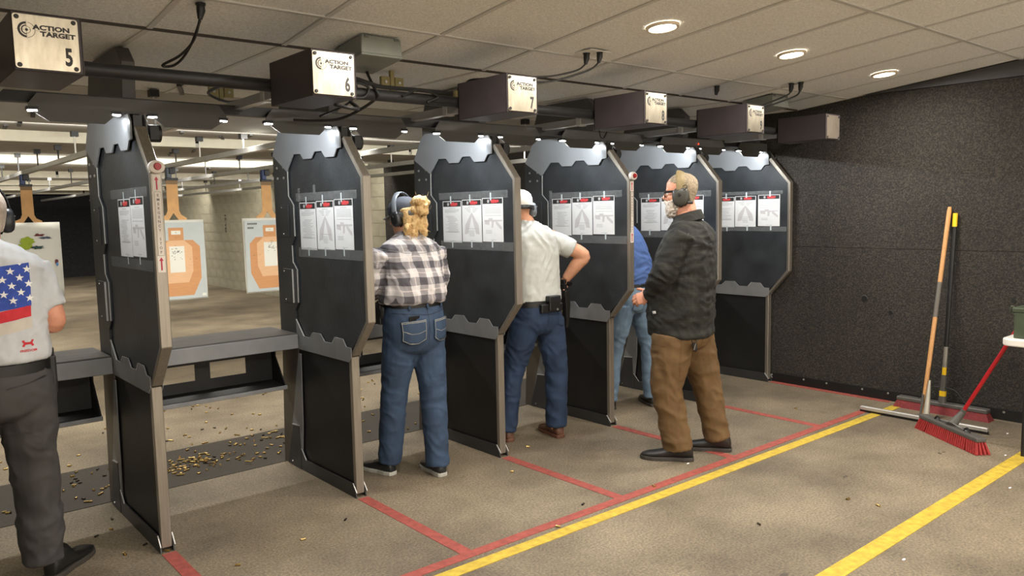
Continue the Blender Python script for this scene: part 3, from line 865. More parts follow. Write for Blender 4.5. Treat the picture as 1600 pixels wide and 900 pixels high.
# ---------------------------------------------------------------- numbered sign boxes
def sign(n, num, label):
    xc = X0 + n * D - .495 ; y = 3.01
    t = thing('lane_sign_box', label, 'sign', (xc, y, 2.07), 'lane number boxes')
    x0, x1, z0, z1 = xc - .097, xc + .108, 2.072, 2.262
    g = G()
    g.box((x0, y + .002, z0), (x0 + .004, y + .41, z1)).box((x1 - .004, y + .002, z0), (x1, y + .41, z1))
    g.box((x0, y + .002, z1 - .004), (x1, y + .41, z1))
    g.box((x0, y + .14, z0), (x1, y + .41, z0 + .004)) if False else g.box((x0, y + .002, z0), (x1, y + .41, z0 + .004))
    g.box((x0, y + .005, z0), (x1, y + .012, z1)).box((x0, y + .40, z0), (x1, y + .41, z1))
    part('housing', g, M['signbox'], t, bevel=.002)
    px0, px1 = xc - .094, xc + .094
    r = .008
    poly = []
    for (cx, cz, a0) in ((px1 - r, 2.252 - r, 0), (px0 + r, 2.252 - r, 90), (px0 + r, 2.080 + r, 180), (px1 - r, 2.080 + r, 270)):
        for k in range(4): poly.append((cx + r * math.cos(R(a0 + 30 * k)), cz + r * math.sin(R(a0 + 30 * k))))
    fp = part('face_plate', G().prism(poly, 'y', y - .003, y + .002), M['plate'] if num else M['plate_dim'], t)
    for (bx, bz) in ((px0 + .012, 2.242), (px1 - .012, 2.242), (px0 + .012, 2.090), (px1 - .012, 2.090)):
        part('plate_bolt', G().tube([(bx, y - .003, bz), (bx, y - .008, bz)], [.0078, .0065], 12), M['ink'], fp, True)
    if num:
        g = G()
        add_mesh(g, text_mesh(str(num), .078, .62, .0028), frame_mx((px1 - .032, y - .0034, 2.124), (1, 0, 0), (0, 0, 1)))
        part('number', g, M['ink'], fp)
        g = G()
        add_mesh(g, text_mesh('ACTION', .0205, 1.36, .0011), frame_mx((xc + .016, y - .0034, 2.2135), (1, 0, 0), (0, 0, 1)))
        part('lettering', g, M['ink'], fp)
        g = G()
        add_mesh(g, text_mesh('TARGET', .0205, 1.34, .0011), frame_mx((xc + .034, y - .0034, 2.1935), (1, 0, 0), (0, 0, 1)))
        part('lettering', g, M['ink'], fp)
        part('rule_line', G().box((xc - .03, y - .0036, 2.2030), (xc + .062, y - .0031, 2.2037)), M['ink'], fp)
        g = G(); ex, ez = xc - .056, 2.203
        def ringarc(r0, r1, a0, a1, nseg=20):
            vs = []; fs = []
            for i in range(nseg + 1):
                an = R(a0 + (a1 - a0) * i / nseg)
                vs += [(ex + r0 * math.cos(an), y - .0034, ez + r0 * math.sin(an)), (ex + r1 * math.cos(an), y - .0034, ez + r1 * math.sin(an))]
                if i: fs.append((2 * i - 2, 2 * i - 1, 2 * i + 1, 2 * i))
            g.add(vs, fs)
        ringarc(.0185, .0255, 92, 268); ringarc(.0235, .0250, -85, 80); ringarc(.0118, .0155, 92, 268); ringarc(.0105, .0118, -90, 90); ringarc(0, .0045, 0, 360)
        g.box((ex - .029, y - .0036, ez - .0004), (ex - .006, y - .0031, ez + .0004)).box((ex - .0004, y - .0036, ez - .028), (ex + .0004, y - .0031, ez + .028)).box((ex + .006, y - .0036, ez - .0004), (ex + .013, y - .0031, ez + .0004))
        part('target_emblem', g, M['ink'], fp, label='round crosshair emblem')
    return t
for n, num, l in ((0, 5, 'numbered lane box five at the upper left corner'), (1, 6, 'numbered lane box six with a bright metal plate'), (2, 7, 'numbered lane box seven with a bright metal plate'), (3, 8, 'numbered lane box eight with a bright metal plate'), (4, 9, 'numbered lane box nine with a bright metal plate'), (5, None, 'dark lane box with a plain dull plate at the foam wall')):
    sign(n, num, l)
# a faint pale corner where paint is worn is left to the plate material

# ---------------------------------------------------------------- target rails, carriers, targets
LX = {5: .516, 6: 1.558, 7: 2.600, 8: 3.642, 9: 4.684, 10: 5.726}
def rz(y): return 2.14 - .0065 * (y - 3.4)
rail_lab = {5: 'aluminium target rail of lane five running down the range', 6: 'aluminium target rail of lane six running down the range', 7: 'aluminium target rail of lane seven running down the range', 8: 'aluminium target rail of lane eight running down the range', 9: 'aluminium target rail of lane nine running down the range', 10: 'aluminium target rail beside the right wall'}
for k, x in LX.items():
    t = thing('target_rail', rail_lab[k], 'rail', (x, 3.44, 2.1), 'overhead target rails')
    ya, yb = 3.43, 21.5
    za, zb = rz(ya), rz(yb)
    hw, hh = .022, .022
    part('rail_tube', G().add([(x - hw, ya, za - hh), (x + hw, ya, za - hh), (x + hw, ya, za + hh), (x - hw, ya, za + hh), (x - hw, yb, zb - hh), (x + hw, yb, zb - hh), (x + hw, yb, zb + hh), (x - hw, yb, zb + hh)],
         [(0, 1, 2, 3), (7, 6, 5, 4), (0, 4, 5, 1), (1, 5, 6, 2), (2, 6, 7, 3), (3, 7, 4, 0)]), M['alu'], t, bevel=.002)
    part('rail_clip', G().box((x - .028, 3.56, za - .028), (x + .028, 3.60, za + .028)), M['edge'], t, bevel=.003)
    for y in (5.3, 6.5, 7.55, 8.25, 9.25, 10.4, 11.6, 13.0, 14.6, 16.4):
        if y < 5.4: zt = 2.387
        else: zt = zu(y)
        hr = part('hanger_rod', G().tube([(x, y, rz(y) + .02), (x, y, zt)], .007, 8), M['rod'] if int(y * 10) % 2 else M['cable'], t, True)
        part('hanger_foot', G().box((x - .027, y - .03, zt - .045), (x + .027, y + .03, zt - .001)), M['cable'], hr)

def target(lane, y, label_c, label_t, kind):
    x = LX[lane]; zr = rz(y)
    t = thing('target_carrier', label_c, 'target holder', (x, y, zr - .13), 'target carriers')
    part('carrier_body', G().box((x - .03, y - .05, zr - .085), (x + .03, y + .05, zr - .022)), M['blackmetal'], t, bevel=.004)
    part('carrier_shell', G().box((x - .055, y - .035, zr - .13), (x - .005, y + .03, zr - .022)), M['blue'] if lane != 7 else mat('carrier_grey_blue', (76, 82, 92), .5), t, bevel=.006)
    part('carrier_clamp', G().box((x - .06, y - .02, zr - .15), (x + .06, y + .02, zr - .125)), M['blackmetal'], t)
    # cardboard hanger: an inverted Y
    zt, zm, zl = zr - .13, zr - .44, 1.55
    poly = [(-.055, zt), (.055, zt), (.058, zm - .02), (.075, zm - .06), (.13, zl + .02), (.13, zl), (.05, zl), (.0, zl + .075), (-.05, zl), (-.13, zl), (-.13, zl + .02), (-.075, zm - .06), (-.058, zm - .02)]
    cb = tag(part('cardboard_hanger', G().prism([(x + a_, b_) for a_, b_ in poly], 'y', y - .003, y + .003), M['board'], None), {5: '', 6: 'brown cardboard hanger behind the colourful target sheet', 7: 'brown cardboard hanger above the silhouette target right of the nearest divider', 8: 'brown cardboard hanger above the silhouette target left of the second divider'}[lane], 'cardboard', 'cardboard target hangers')
    part('tape_wrap', G().box((x - .057, y - .005, zt - .06), (x + .057, y + .005, zt + .005)), M['board_dark'], cb)
    # paper target
    W2, H = .295, .83
    z1 = 1.553; z0 = z1 - H
    tt = thing('paper_target', label_t, 'target', (x, y - .006, z0), 'paper targets')
    yy = y - .006
    nu, nv = 6, 8
    vs = []
    for j in range(nv + 1):
        for i in range(nu + 1):
            u = -W2 + 2 * W2 * i / nu; v = z0 + H * j / nv
            vs.append((x + u, yy + .004 * math.sin(i * 1.3 + j * .9) - (.02 * (1 - j / nv) ** 2 if kind != 'b' else .006), v))
    fs = [(j * (nu + 1) + i, j * (nu + 1) + i + 1, (j + 1) * (nu + 1) + i + 1, (j + 1) * (nu + 1) + i) for j in range(nv) for i in range(nu)]
    sh = part('sheet', G().add(vs, fs), M['tgt_white'], tt, True)
    so = sh.modifiers.new('thick', 'SOLIDIFY'); so.thickness = .0012
    def flat(poly, d, m, nm, lb=None):
        g = G(); yq = yy - .027 - d
        g.prism([(x + a_, z0 + b_) for a_, b_ in poly], 'y', yq - .0003, yq)
        return part(nm, g, m, tt, label=lb)
    if kind == 's':
        flat([(-.285, .012), (.285, .012), (.285, .805), (-.285, .805)], .0, M['tgt_grey'], 'printed_field', 'pale grey printed field')
        flat([(-.15, .045), (.15, .045), (.235, .22), (.235, .55), (.165, .62), (.075, .62), (.075, .75), (-.075, .75), (-.075, .62), (-.165, .62), (-.235, .55), (-.235, .22)], .001, M['tgt_tan'], 'printed_silhouette', 'tan printed torso shape')
        flat([(-.105, .18), (.105, .18), (.155, .30), (.155, .55), (.075, .62), (-.075, .62), (-.155, .55), (-.155, .30)], .002, M['tgt_tan2'], 'printed_zone', 'light tan printed zone')
        flat([(-.075, .29), (.075, .29), (.075, .56), (-.075, .56)], .003, M['tgt_white'], 'pasted_sheet', 'white pasted rectangle')
        flat([(-.047, .68), (.047, .68), (.047, .72), (-.047, .72)], .003, M['tgt_white'], 'pasted_label')
        g = G(); yq = yy - .027 - .0036
        for i in range(26):
            a_ = random.gauss(0, .028); b_ = z0 + (.49 if lane == 7 else .5) + random.gauss(0, .03)
            g.box((x + a_ - .003, yq, b_ - .003), (x + a_ + .003 + random.random() * .008, yq + .0003, b_ + .002))
        part('bullet_holes', g, M['ink'], tt, kind='stuff')
        g = G()
        for s_, a_, b_, z in (('A', 0, .70, .022), ('C', 0, .645, .02), ('C', .13, .42, .018), ('D', .19, .42, .018), ('C', -.13, .42, .018), ('D', -.19, .42, .018)):
            add_mesh(g, text_mesh(s_, z, 1, .0), frame_mx((x + a_, yq, z0 + b_), (1, 0, 0), (0, 0, 1)))
        part('zone_letters', g, mat('letter_brown', (130, 90, 60), .7), tt)
        if lane == 7:
            flat([(.235, .03), (.275, .03), (.275, .058), (.235, .058)], .001, M['tgt_white'], 'corner_box')
        else:
            g = G()
            for r, (w_) in enumerate((.12, .08)):
                for c_ in range(int(w_ / .014)): g.box((x - .25 + c_ * .014, yy - .0285, z0 + .77 - r * .045 - .012), (x - .25 + c_ * .014 + .009, yy - .028, z0 + .77 - r * .045 + .008))
            part('corner_print', g, M['ink'], tt)
    else:
        def blob(cx, cz, rx, rzz, m, nm, d=0.0, n=18, jag=.2):
            flat([(cx + rx * (1 + random.uniform(-jag, jag)) * math.cos(2 * math.pi * k / n), cz + rzz * (1 + random.uniform(-jag, jag)) * math.sin(2 * math.pi * k / n)) for k in range(n)], d, m, nm)
        blob(-.03, .63, .07, .04, mat('p_green', (150, 170, 40), .7), 'printed_patch')
        blob(-.06, .57, .075, .035, mat('p_green', (150, 170, 40), .7), 'printed_patch', .0006)
        blob(.06, .555, .055, .02, mat('p_teal', (46, 70, 66), .7), 'printed_patch', .0006, 18, .4)
        blob(.09, .69, .05, .016, mat('p_maroon', (100, 40, 46), .7), 'printed_patch', .0006, 18, .5)
        blob(.15, .66, .06, .014, mat('p_slate', (70, 80, 100), .7), 'printed_patch', .001, 18, .5)
        blob(.235, .39, .016, .03, mat('p_maroon', (100, 40, 46), .7), 'printed_patch', .0006, 12, .3)
        blob(.238, .36, .014, .022, mat('p_skyblue', (96, 140, 190), .7), 'printed_patch', .001, 12, .3)
        blob(-.15, .3, .10, .14, mat('p_brown', (130, 96, 76), .7), 'printed_patch', .0, 20, .2)
    return t
target(7, 8.43, 'grey target clamp on the lane seven rail above the cardboard hanger', 'paper silhouette target with pasted white rectangle, right of the nearest divider', 's')
target(8, 8.52, 'blue target clamp left of the second divider', 'paper silhouette target half hidden by the second divider', 's')
target(6, 10.03, 'blue target clamp above the colourful target', 'white paper target with green and red patches beside the man in the flag shirt', 'b')

# ---------------------------------------------------------------- shooting benches
bench_lab = ['black shooting bench in front of the man in the flag shirt', 'black shooting bench between the two nearest dividers', 'black shooting bench in front of the woman in plaid', 'black shooting bench in front of the man in a grey shirt', 'black shooting bench in front of the person in blue', 'black shooting bench in the last lane by the foam wall']
for n in range(6):
    x0, x1 = dx(n) - D + .034, dx(n) - .034
    if n == 0: x0 = dx(-1) + .034
    t = thing('shooting_bench', bench_lab[n], 'bench', ((x0 + x1) / 2, 4.66, .5), 'shooting benches')
    part('bench_top', G().box((x0, 4.475, .835), (x1, 4.86, .866)), M['benchtop'], t, bevel=.004)
    part('front_band', G().box((x0, 4.462, .772), (x1, 4.475, .858)), M['steel_grey'], t, bevel=.003)
    xm = (x0 + x1) / 2
    y = 4.75; zt, zb = .835, .545
    ca, cb_ = .045, .265
    pan = G()
    xs = [x0 + .05, xm - cb_, xm - ca, xm + ca, xm + cb_, x1 - .05]
    for i in range(5):
        if i in (1, 3):
            pan.box((xs[i], y, .708), (xs[i + 1], y + .006, zt)); pan.box((xs[i], y, zb), (xs[i + 1], y + .006, .61))
        else:
            pan.box((xs[i], y, zb), (xs[i + 1], y + .006, zt))
    part('back_panel', pan, M['panel_low'], t)
    part('catch_tray', G().add([(x0 + .05, 4.555, .530), (x1 - .05, 4.555, .530), (x1 - .05, 4.756, .545), (x0 + .05, 4.756, .545), (x0 + .05, 4.555, .524), (x1 - .05, 4.555, .524), (x1 - .05, 4.756, .539), (x0 + .05, 4.756, .539)],
         [(0, 1, 2, 3), (7, 6, 5, 4), (0, 4, 5, 1), (1, 5, 6, 2), (2, 6, 7, 3), (3, 7, 4, 0)]), M['panel_low'], t)
    part('tray_lip', G().box((x0 + .045, 4.546, .512), (x1 - .045, 4.556, .536)), M['steel_grey'], t, bevel=.002)
    for xx in (x0 + .05, x1 - .05):
        part('side_bracket', G().prism([(4.55, .515), (4.756, .515), (4.756, .83), (4.70, .83), (4.70, .70)], 'x', xx - .004, xx + .004), M['panel_low'], t)

# ---------------------------------------------------------------- junction boxes, plugs, cables, outlets
def jbox(x, y, label, sz=(.215, .28, .085)):
    zt = slope_z(y) - .002
    t = thing('junction_box', label, 'electrical box', (x, y, zt - sz[2]), 'grey ceiling boxes')
    a_, b_, h = sz[0] / 2, sz[1] / 2, sz[2]
    k = .1005
    def P(u, v, w): return (x + u, y + v, zt - w - k * v)
    g = G(); r0 = [P(-a_, -b_, 0), P(a_, -b_, 0), P(a_, b_, 0), P(-a_, b_, 0)]
    r1 = [P(-a_ * 1.04, -b_ * 1.03, h), P(a_ * 1.04, -b_ * 1.03, h), P(a_ * 1.04, b_ * 1.03, h), P(-a_ * 1.04, b_ * 1.03, h)]
    g.loft([[Vector(p) for p in r0], [Vector(p) for p in r1]])
    part('box_body', g, M['jbox'], t, bevel=.006, seg=2)
    l = G().add([P(-a_ * 1.07, -b_ * 1.06, h), P(a_ * 1.07, -b_ * 1.06, h), P(a_ * 1.07, b_ * 1.06, h), P(-a_ * 1.07, b_ * 1.06, h), P(-a_ * 1.07, -b_ * 1.06, h + .01), P(a_ * 1.07, -b_ * 1.06, h + .01), P(a_ * 1.07, b_ * 1.06, h + .01), P(-a_ * 1.07, b_ * 1.06, h + .01)],
                [(0, 1, 2, 3), (7, 6, 5, 4), (0, 4, 5, 1), (1, 5, 6, 2), (2, 6, 7, 3), (3, 7, 4, 0)])
    part('box_lid', l, M['jbox'], t, bevel=.003)
    for u in (-.75, .75):
        part('box_ear', G().box((x + u * a_ - .012, y - b_ - .006, zt - .014 + k * b_), (x + u * a_ + .012, y - b_ + .004, zt - .002 + k * b_)), mat('jbox_ear', (96, 98, 92), .5), t)
jbox(2.01, 3.43, 'grey plastic box on the ceiling beside numbered box six')
jbox(5.50, 3.42, 'grey metal box on the ceiling beside numbered box nine', (.22, .26, .08))

def cable(pts, r, label, n=8, m='cable'):
    o = part('cable', G().tube(pipe_pts(pts, n), r, 6), M[m], None, True)
    tag(o, label, 'cable', 'black cables on the ceiling')
    return o
def plug(x, y, label, tilt=0):
    z = slope_z(y)
    t = thing('power_plug', label, 'plug', (x, y, z - .06), 'black plugs in the ceiling')
    part('plug_body', G().tube([(x, y, z - .001), (x, y, z - .030), (x - .004, y + .004, z - .062)], [.016, .017, .009], 10), M['cable'], t, True)
    part('plug_collar', G().tube([(x, y, z), (x, y, z - .008)], .020, 10), M['cable'], t, True)
    return (x - .004, y + .004, z - .06)
a1 = plug(3.185, 3.085, 'left black plug in the ceiling right of numbered box seven')
a2 = plug(3.232, 3.030, 'right black plug in the ceiling right of numbered box seven')
part('outlet_plate', G().box((3.13, 3.0, 2.438), (3.29, 3.12, 2.442)), M['tile'], ceil)
cable([a1, (3.14, 3.12, 2.345), (2.98, 3.16, 2.305), (2.80, 3.2, 2.29), (2.62, 3.3, 2.278), (2.60, 3.40, 2.276), (2.585, 3.445, 2.215)], .005, 'upper thin black cable curving from the plugs to numbered box seven')
cable([a2, (3.19, 3.07, 2.345), (3.05, 3.12, 2.295), (2.90, 3.15, 2.265), (2.76, 3.2, 2.278), (2.70, 3.36, 2.278), (2.67, 3.43, 2.25), (2.65, 3.445, 2.21)], .005, 'lower thin black cable curving from the plugs to numbered box seven')
b1 = plug(5.215, 3.035, 'left black plug in the ceiling right of numbered box nine')
b2 = plug(5.262, 2.990, 'right black plug in the ceiling right of numbered box nine')
cable([b1, (5.19, 3.06, 2.36), (5.05, 3.14, 2.30), (4.92, 3.22, 2.25), (4.84, 3.44, 2.20)], .006, 'upper black cable curving from the plugs to numbered box nine')
cable([b2, (5.24, 3.02, 2.355), (5.08, 3.12, 2.29), (4.95, 3.22, 2.235), (4.86, 3.44, 2.19)], .006, 'lower black cable curving from the plugs to numbered box nine')
cc = plug(1.145, 3.22, 'black plug in the ceiling at the top edge between boxes five and six')
cable([cc, (1.135, 3.29, 2.295), (1.105, 3.37, 2.245), (1.055, 3.43, 2.212), (1.065, 3.44, 2.206), (1.095, 3.42, 2.212), (1.12, 3.38, 2.24), (1.135, 3.31, 2.29), (1.143, 3.23, 2.36)], .0055, 'looped black cable hanging between numbered boxes five and six')
cable([(1.30, 3.45, 2.15), (1.40, 3.9, 2.18), (1.62, 4.2, 2.19), (1.8, 4.3, 2.25)], .007, 'sagging black cable below the conduit left of numbered box six')
d1 = plug(4.70, 3.30, 'single black plug in the ceiling above numbered box nine')
# bundle between boxes six and seven
cable([(1.80, 3.43, 2.222), (1.92, 3.43, 2.235), (2.02, 3.44, 2.222), (2.10, 3.45, 2.212), (2.30, 3.45, 2.214), (2.42, 3.44, 2.212), (2.52, 3.435, 2.212)], .011, 'thick black cable lying along the conduit between boxes six and seven')
cable([(1.88, 3.42, 2.17), (1.93, 3.40, 2.21), (2.00, 3.41, 2.195), (1.98, 3.42, 2.15), (1.91, 3.42, 2.15), (1.90, 3.42, 2.19)], .007, 'coiled black cable on the conduit right of numbered box six')
cable([(2.20, 3.42, 2.17), (2.30, 3.41, 2.21), (2.42, 3.42, 2.185), (2.36, 3.43, 2.15), (2.52, 3.43, 2.15)], .007, 'looped black cable on the conduit left of numbered box seven')
cable([(2.075, 3.55, 2.30), (2.06, 3.50, 2.26), (2.045, 3.44, 2.21), (2.06, 3.43, 2.16), (2.07, 3.6, 2.12), (2.02, 3.75, 2.08), (1.90, 3.80, 2.068), (1.80, 3.83, 2.07)], .008, 'black cable dropping from the grey box past the conduit')
cable([(1.93, 3.55, 2.31), (1.93, 3.5, 2.25), (1.97, 3.47, 2.20), (1.99, 3.6, 2.14), (1.96, 3.85, 2.10)], .006, 'thin black cable between the grey box and the light bar')
cable([(1.70, 3.2, 2.07), (1.76, 3.17, 2.055), (1.82, 3.2, 2.06), (1.84, 3.3, 2.10)], .009, 'short black hose bent under numbered box six')
cable([(3.64, 3.42, 2.07), (3.66, 3.43, 2.035), (3.70, 3.44, 2.03), (3.73, 3.44, 2.07)], .004, 'small cable loop hanging under numbered box eight')
for (x, y, l) in ((1.78, 4.75, 'tan electrical bracket on the ceiling left of numbered box six'), (2.44, 3.9, 'tan electrical bracket on the ceiling left of numbered box seven'), (3.1, 4.1, 'tan electrical bracket on the ceiling behind numbered box seven')):
    t = thing('conduit_bracket', l, 'bracket', (x, y, 2.30), 'tan brackets')
    z = 2.387
    part('bracket_stem', G().box((x - .012, y - .01, z - .12), (x + .012, y + .01, z)), M['outlet'], t)
    for s in (-1, 1):
        pl_ = part('bracket_plate', G().box((x + s * .045 - .028, y - .012, z - .095), (x + s * .045 + .028, y + .012, z - .035)), M['outlet'], t, bevel=.002)
        part('bracket_screw', G().tube([(x + s * .045, y - .012, z - .065), (x + s * .045, y - .017, z - .065)], .008, 8), M['bolt'], pl_, True)
# ================================================================ CLEANING TOOLS, TABLE
# squeegee with wooden handle
t = thing('floor_squeegee', 'floor squeegee with a worn wooden handle leaning on the foam wall', 'squeegee', (5.85, 2.33, 0))
hb, ht = Vector((5.868, 2.335, .06)), Vector((6.285, 2.355, 1.545))
part('handle', G().tube([hb.lerp(ht, k) for k in (0, .3, .6, .98, 1)], [.015, .0155, .0155, .016, .012], 12), M['wood'], t, True)
part('handle_ferrule', G().tube([hb.lerp(ht, .46), hb.lerp(ht, .63)], .0158, 12), mat('worn_tape', (96, 92, 84), .6), t, True, label='grey worn middle of the handle')
part('socket', G().tube([(5.845, 2.30, .03), (5.875, 2.305, .15), (5.915, 2.31, .30)], [.022, .018, .008], 12), mat('pale_socket', (176, 172, 158), .45, .3), t, True)
part('socket_yoke', G().tube(pipe_pts([(5.83, 2.42, .03), (5.85, 2.35, .045), (5.86, 2.34, .10), (5.87, 2.335, .2)]), .009, 8), M['greyplastic'], t, True)
part('blade_holder', G().box((5.815, 1.89, .018), (5.845, 2.77, .046)), mat('bare_alu', (186, 184, 178), .4, .5), t, bevel=.004)
part('rubber_blade', G().box((5.826, 1.885, .0), (5.834, 2.775, .02)), M['cable'], t)
# long black broom at the wall
t = thing('push_broom', 'black-handled push broom with a yellow top standing at the foam wall', 'broom', (6.19, 2.32, 0), 'push brooms')
hb, ht = Vector((6.19, 2.325, .08)), Vector((6.285, 2.314, 1.50))
part('handle', G().tube([hb.lerp(ht, .30), hb.lerp(ht, .93)], .0155, 12), M['cable'], t, True)
part('grip_cap', G().tube([hb.lerp(ht, .93), hb.lerp(ht, 1)], .0165, 12), M['yellowplastic'], t, True)
part('label_wrap', G().tube([hb.lerp(ht, .19), hb.lerp(ht, .30)], .0142, 12), mat('silver_label', (150, 146, 136), .4, .3), t, True)
part('label_wrap', G().tube([hb.lerp(ht, .15), hb.lerp(ht, .19)], .0145, 12), M['yellowplastic'], t, True, label='yellow wrapped label')
part('socket', G().tube([hb, hb.lerp(ht, .05), hb.lerp(ht, .15)], [.03, .022, .016], 12), M['greyplastic'], t, True)
part('collar', G().tube([hb.lerp(ht, .035), hb.lerp(ht, .065)], .024, 12), M['yellowplastic'], t, True)
part('head_block', G().box((6.16, 2.01, .055), (6.235, 2.65, .085)), M['greyplastic'], t, bevel=.006)
g = G()
g.loft([[Vector((6.165, 2.015, .056)), Vector((6.23, 2.015, .056)), Vector((6.23, 2.645, .056)), Vector((6.165, 2.645, .056))], [Vector((6.145, 1.99, .0)), Vector((6.25, 1.99, .0)), Vector((6.25, 2.67, .0)), Vector((6.145, 2.67, .0))]])
part('bristles', g, mat('dusty_red_bristle', (124, 42, 44), .7, 0, .3, 150, .5, 300, stretch=(1, 1, .05)), t, kind='stuff')
for s in (-1, 1):
    part('brace', G().tube(pipe_pts([(6.19, 2.325, .20), (6.19, 2.325 + s * .09, .185), (6.19, 2.325 + s * .17, .09)]), .004, 6), M['cable'], t, True)
# red broom leaning on the table
t = thing('push_broom', 'red-handled push broom with red bristles leaning on the white table', 'broom', (5.52, 2.02, 0), 'push brooms')
cx, cy = 5.51, 2.01
d = Vector((-.35, -.5, 0)).normalized(); nn = Vector((-d.y, d.x, 0))
def bq(u, v, z): return Vector((cx, cy, z)) + d * u + nn * v
part('head_block', G().loft([[bq(-.30, -.035, z), bq(.30, -.035, z), bq(.30, .035, z), bq(-.30, .035, z)] for z in (.075, .105)]), M['greyplastic'], t, bevel=.008, seg=2)
g = G()
for i in range(30):
    for j in range(4):
        u = -.285 + .57 * i / 29; v = -.026 + .0174 * j
        k = 1 + (.10 if abs(u) > .2 else .05)
        g.tube([bq(u, v, .077), bq(u * k, v * 1.6, .0)], [.0085, .0115], 5, True)
part('bristles', g, M['redbristle'], t, kind='stuff')
s0 = bq(0, .0, .10); h1 = Vector((5.625, 1.985, .17)); h2 = Vector((5.672, 1.735, .69))
hd = (h2 - h1).normalized()
part('socket', G().tube([s0, s0.lerp(h1, .5), h1, h1 + hd * .03], [.034, .026, .02, .017], 12), M['greyplastic'], t, True)
part('handle', G().tube([h1, h1 + hd * 1.22], .0125, 12), M['redpaint'], t, True)
for u in (-.14, .16):
    part('brace_clip', G().tube(pipe_pts([bq(u - .03, .0, .105), bq(u, .0, .13), bq(u + .03, .0, .105)]), .006, 6), M['cable'], t, True)
part('brace', G().tube([bq(-.14, 0, .11), bq(.0, .0, .125), bq(.16, 0, .11)], .004, 6), M['bolt'], t, True)
# folding table
t = thing('folding_table', 'white plastic folding table cut off by the right edge', 'table', (5.75, .8, 0))
x0, x1, y0, y1, r = 5.365, 6.10, -.12, 1.695, .06
poly = []
for (qx, qy, a0) in ((x1 - r, y1 - r, 0), (x0 + r, y1 - r, 90), (x0 + r, y0 + r, 180), (x1 - r, y0 + r, 270)):
    for k in range(7): poly.append((qx + r * math.cos(R(a0 + 15 * k)), qy + r * math.sin(R(a0 + 15 * k))))
part('tabletop', G().prism(poly, 'z', .700, .745), M['tablew'], t, bevel=.008, seg=2)
for yy in (1.575, .02):
    for xx in (5.475, 5.99):
        part('leg', G().tube([(xx, yy, .70), (xx, yy, .0)], .014, 10), M['cable'], t, True)
    part('crossbar', G().tube([(5.475, yy, .25), (5.99, yy, .25)], .010, 8), M['cable'], t, True)
# ammunition can
t = thing('ammo_can', 'olive green metal can on the white table at the right edge', 'can', (5.49, 1.50, .745))
part('can_body', G().box((5.415, 1.36, .745), (5.565, 1.64, .905)), M['green'], t, bevel=.006, seg=2)
part('lid', G().box((5.408, 1.352, .905), (5.572, 1.65, .935)), M['green'], t, bevel=.006, seg=2)
part('latch', G().tube(pipe_pts([(5.47, 1.652, .925), (5.47, 1.672, .935), (5.47, 1.675, .90), (5.47, 1.652, .885)]), .004, 6), mat('olive_metal', (84, 90, 72), .4, .4), t, True)
part('handle', G().tube(pipe_pts([(5.49, 1.42, .937), (5.49, 1.45, .955), (5.49, 1.55, .955), (5.49, 1.58, .937)]), .005, 6), M['green'], t, True)

# ================================================================ SPENT CASES ON THE FLOOR
def case_mesh(l, r, m):
    g = G()
    ring = [(r, 0), (r, .0014), (r * .84, .0020), (r * .84, .003), (r * .96, .004), (r * .94, l), (r * .80, l), (r * .78, l * .4)]
    rs = [[Vector((z - l / 2, rr * math.cos(2 * math.pi * k / 9), rr * math.sin(2 * math.pi * k / 9))) for k in range(9)] for rr, z in ring]
    g.loft(rs)
    me = g.mesh('case', True, 40)
    me.materials.append(m)
    return me
CM = [case_mesh(.021, .0052, M['brass']), case_mesh(.045, .0052, M['brass']), case_mesh(.021, .0052, M['casedark']), case_mesh(.024, .006, M['brass'])]
def drop(x, y, label, group, big=None, z=.0):
    k = random.choices((0, 1, 2, 3), (6, 1.4, 1.6, 2))[0] if big is None else big
    o = bpy.data.objects.new('spent_case', CM[k]); COL.objects.link(o)
    rr = .006 if k == 3 else .0052
    o.location = (x, y, z + rr)
    o.rotation_euler = (0, 0, random.uniform(0, 6.28))
    tag(o, label, 'casing', group)
rnd = random.Random(3)
zs = .003
for i in range(95):
    x, y = rnd.gauss(1.62, .13), rnd.gauss(5.08, .10)
    if not (1.25 < x < 2.0 and 4.78 < y < 5.45): continue
    drop(x, y, 'spent case in the dense pile on the dark floor strip between the two nearest dividers', 'cases in the pile', z=zs + (rnd.random() < .3) * .009)
for i in range(45):
    drop(rnd.uniform(1.9, 2.35), rnd.uniform(4.85, 5.45), 'spent case scattered on the dark floor strip left of the second divider', 'cases on the strip left of the second divider', z=zs)
for i in range(55):
    drop(rnd.uniform(.35, 1.2), rnd.uniform(4.8, 5.45), 'spent case on the dark floor strip beside the man in the flag shirt', 'cases on the strip beside the man in the flag shirt', z=zs)
for i in range(26):
    drop(rnd.uniform(2.35, 3.3), rnd.uniform(4.8, 5.45), 'spent case on the dark floor strip by the woman', 'cases on the strip by the woman', z=zs)
for i in range(60):
    x = rnd.uniform(1.5, 2.9); drop(x, rnd.uniform(5.5, 6.6 + .2 * x), 'spent case on the pale range floor beyond the strip', 'cases on the pale range floor')
for i in range(45):
    x = rnd.uniform(2.7, 3.9); drop(x, rnd.uniform(5.5, 7.0), 'spent case on the pale range floor beyond the woman', 'cases on the range floor beyond the woman')
for i in range(14):
    drop(rnd.uniform(.6, 1.4), rnd.uniform(5.5, 7.0), 'spent case on the pale range floor behind the nearest divider', 'cases behind the nearest divider')
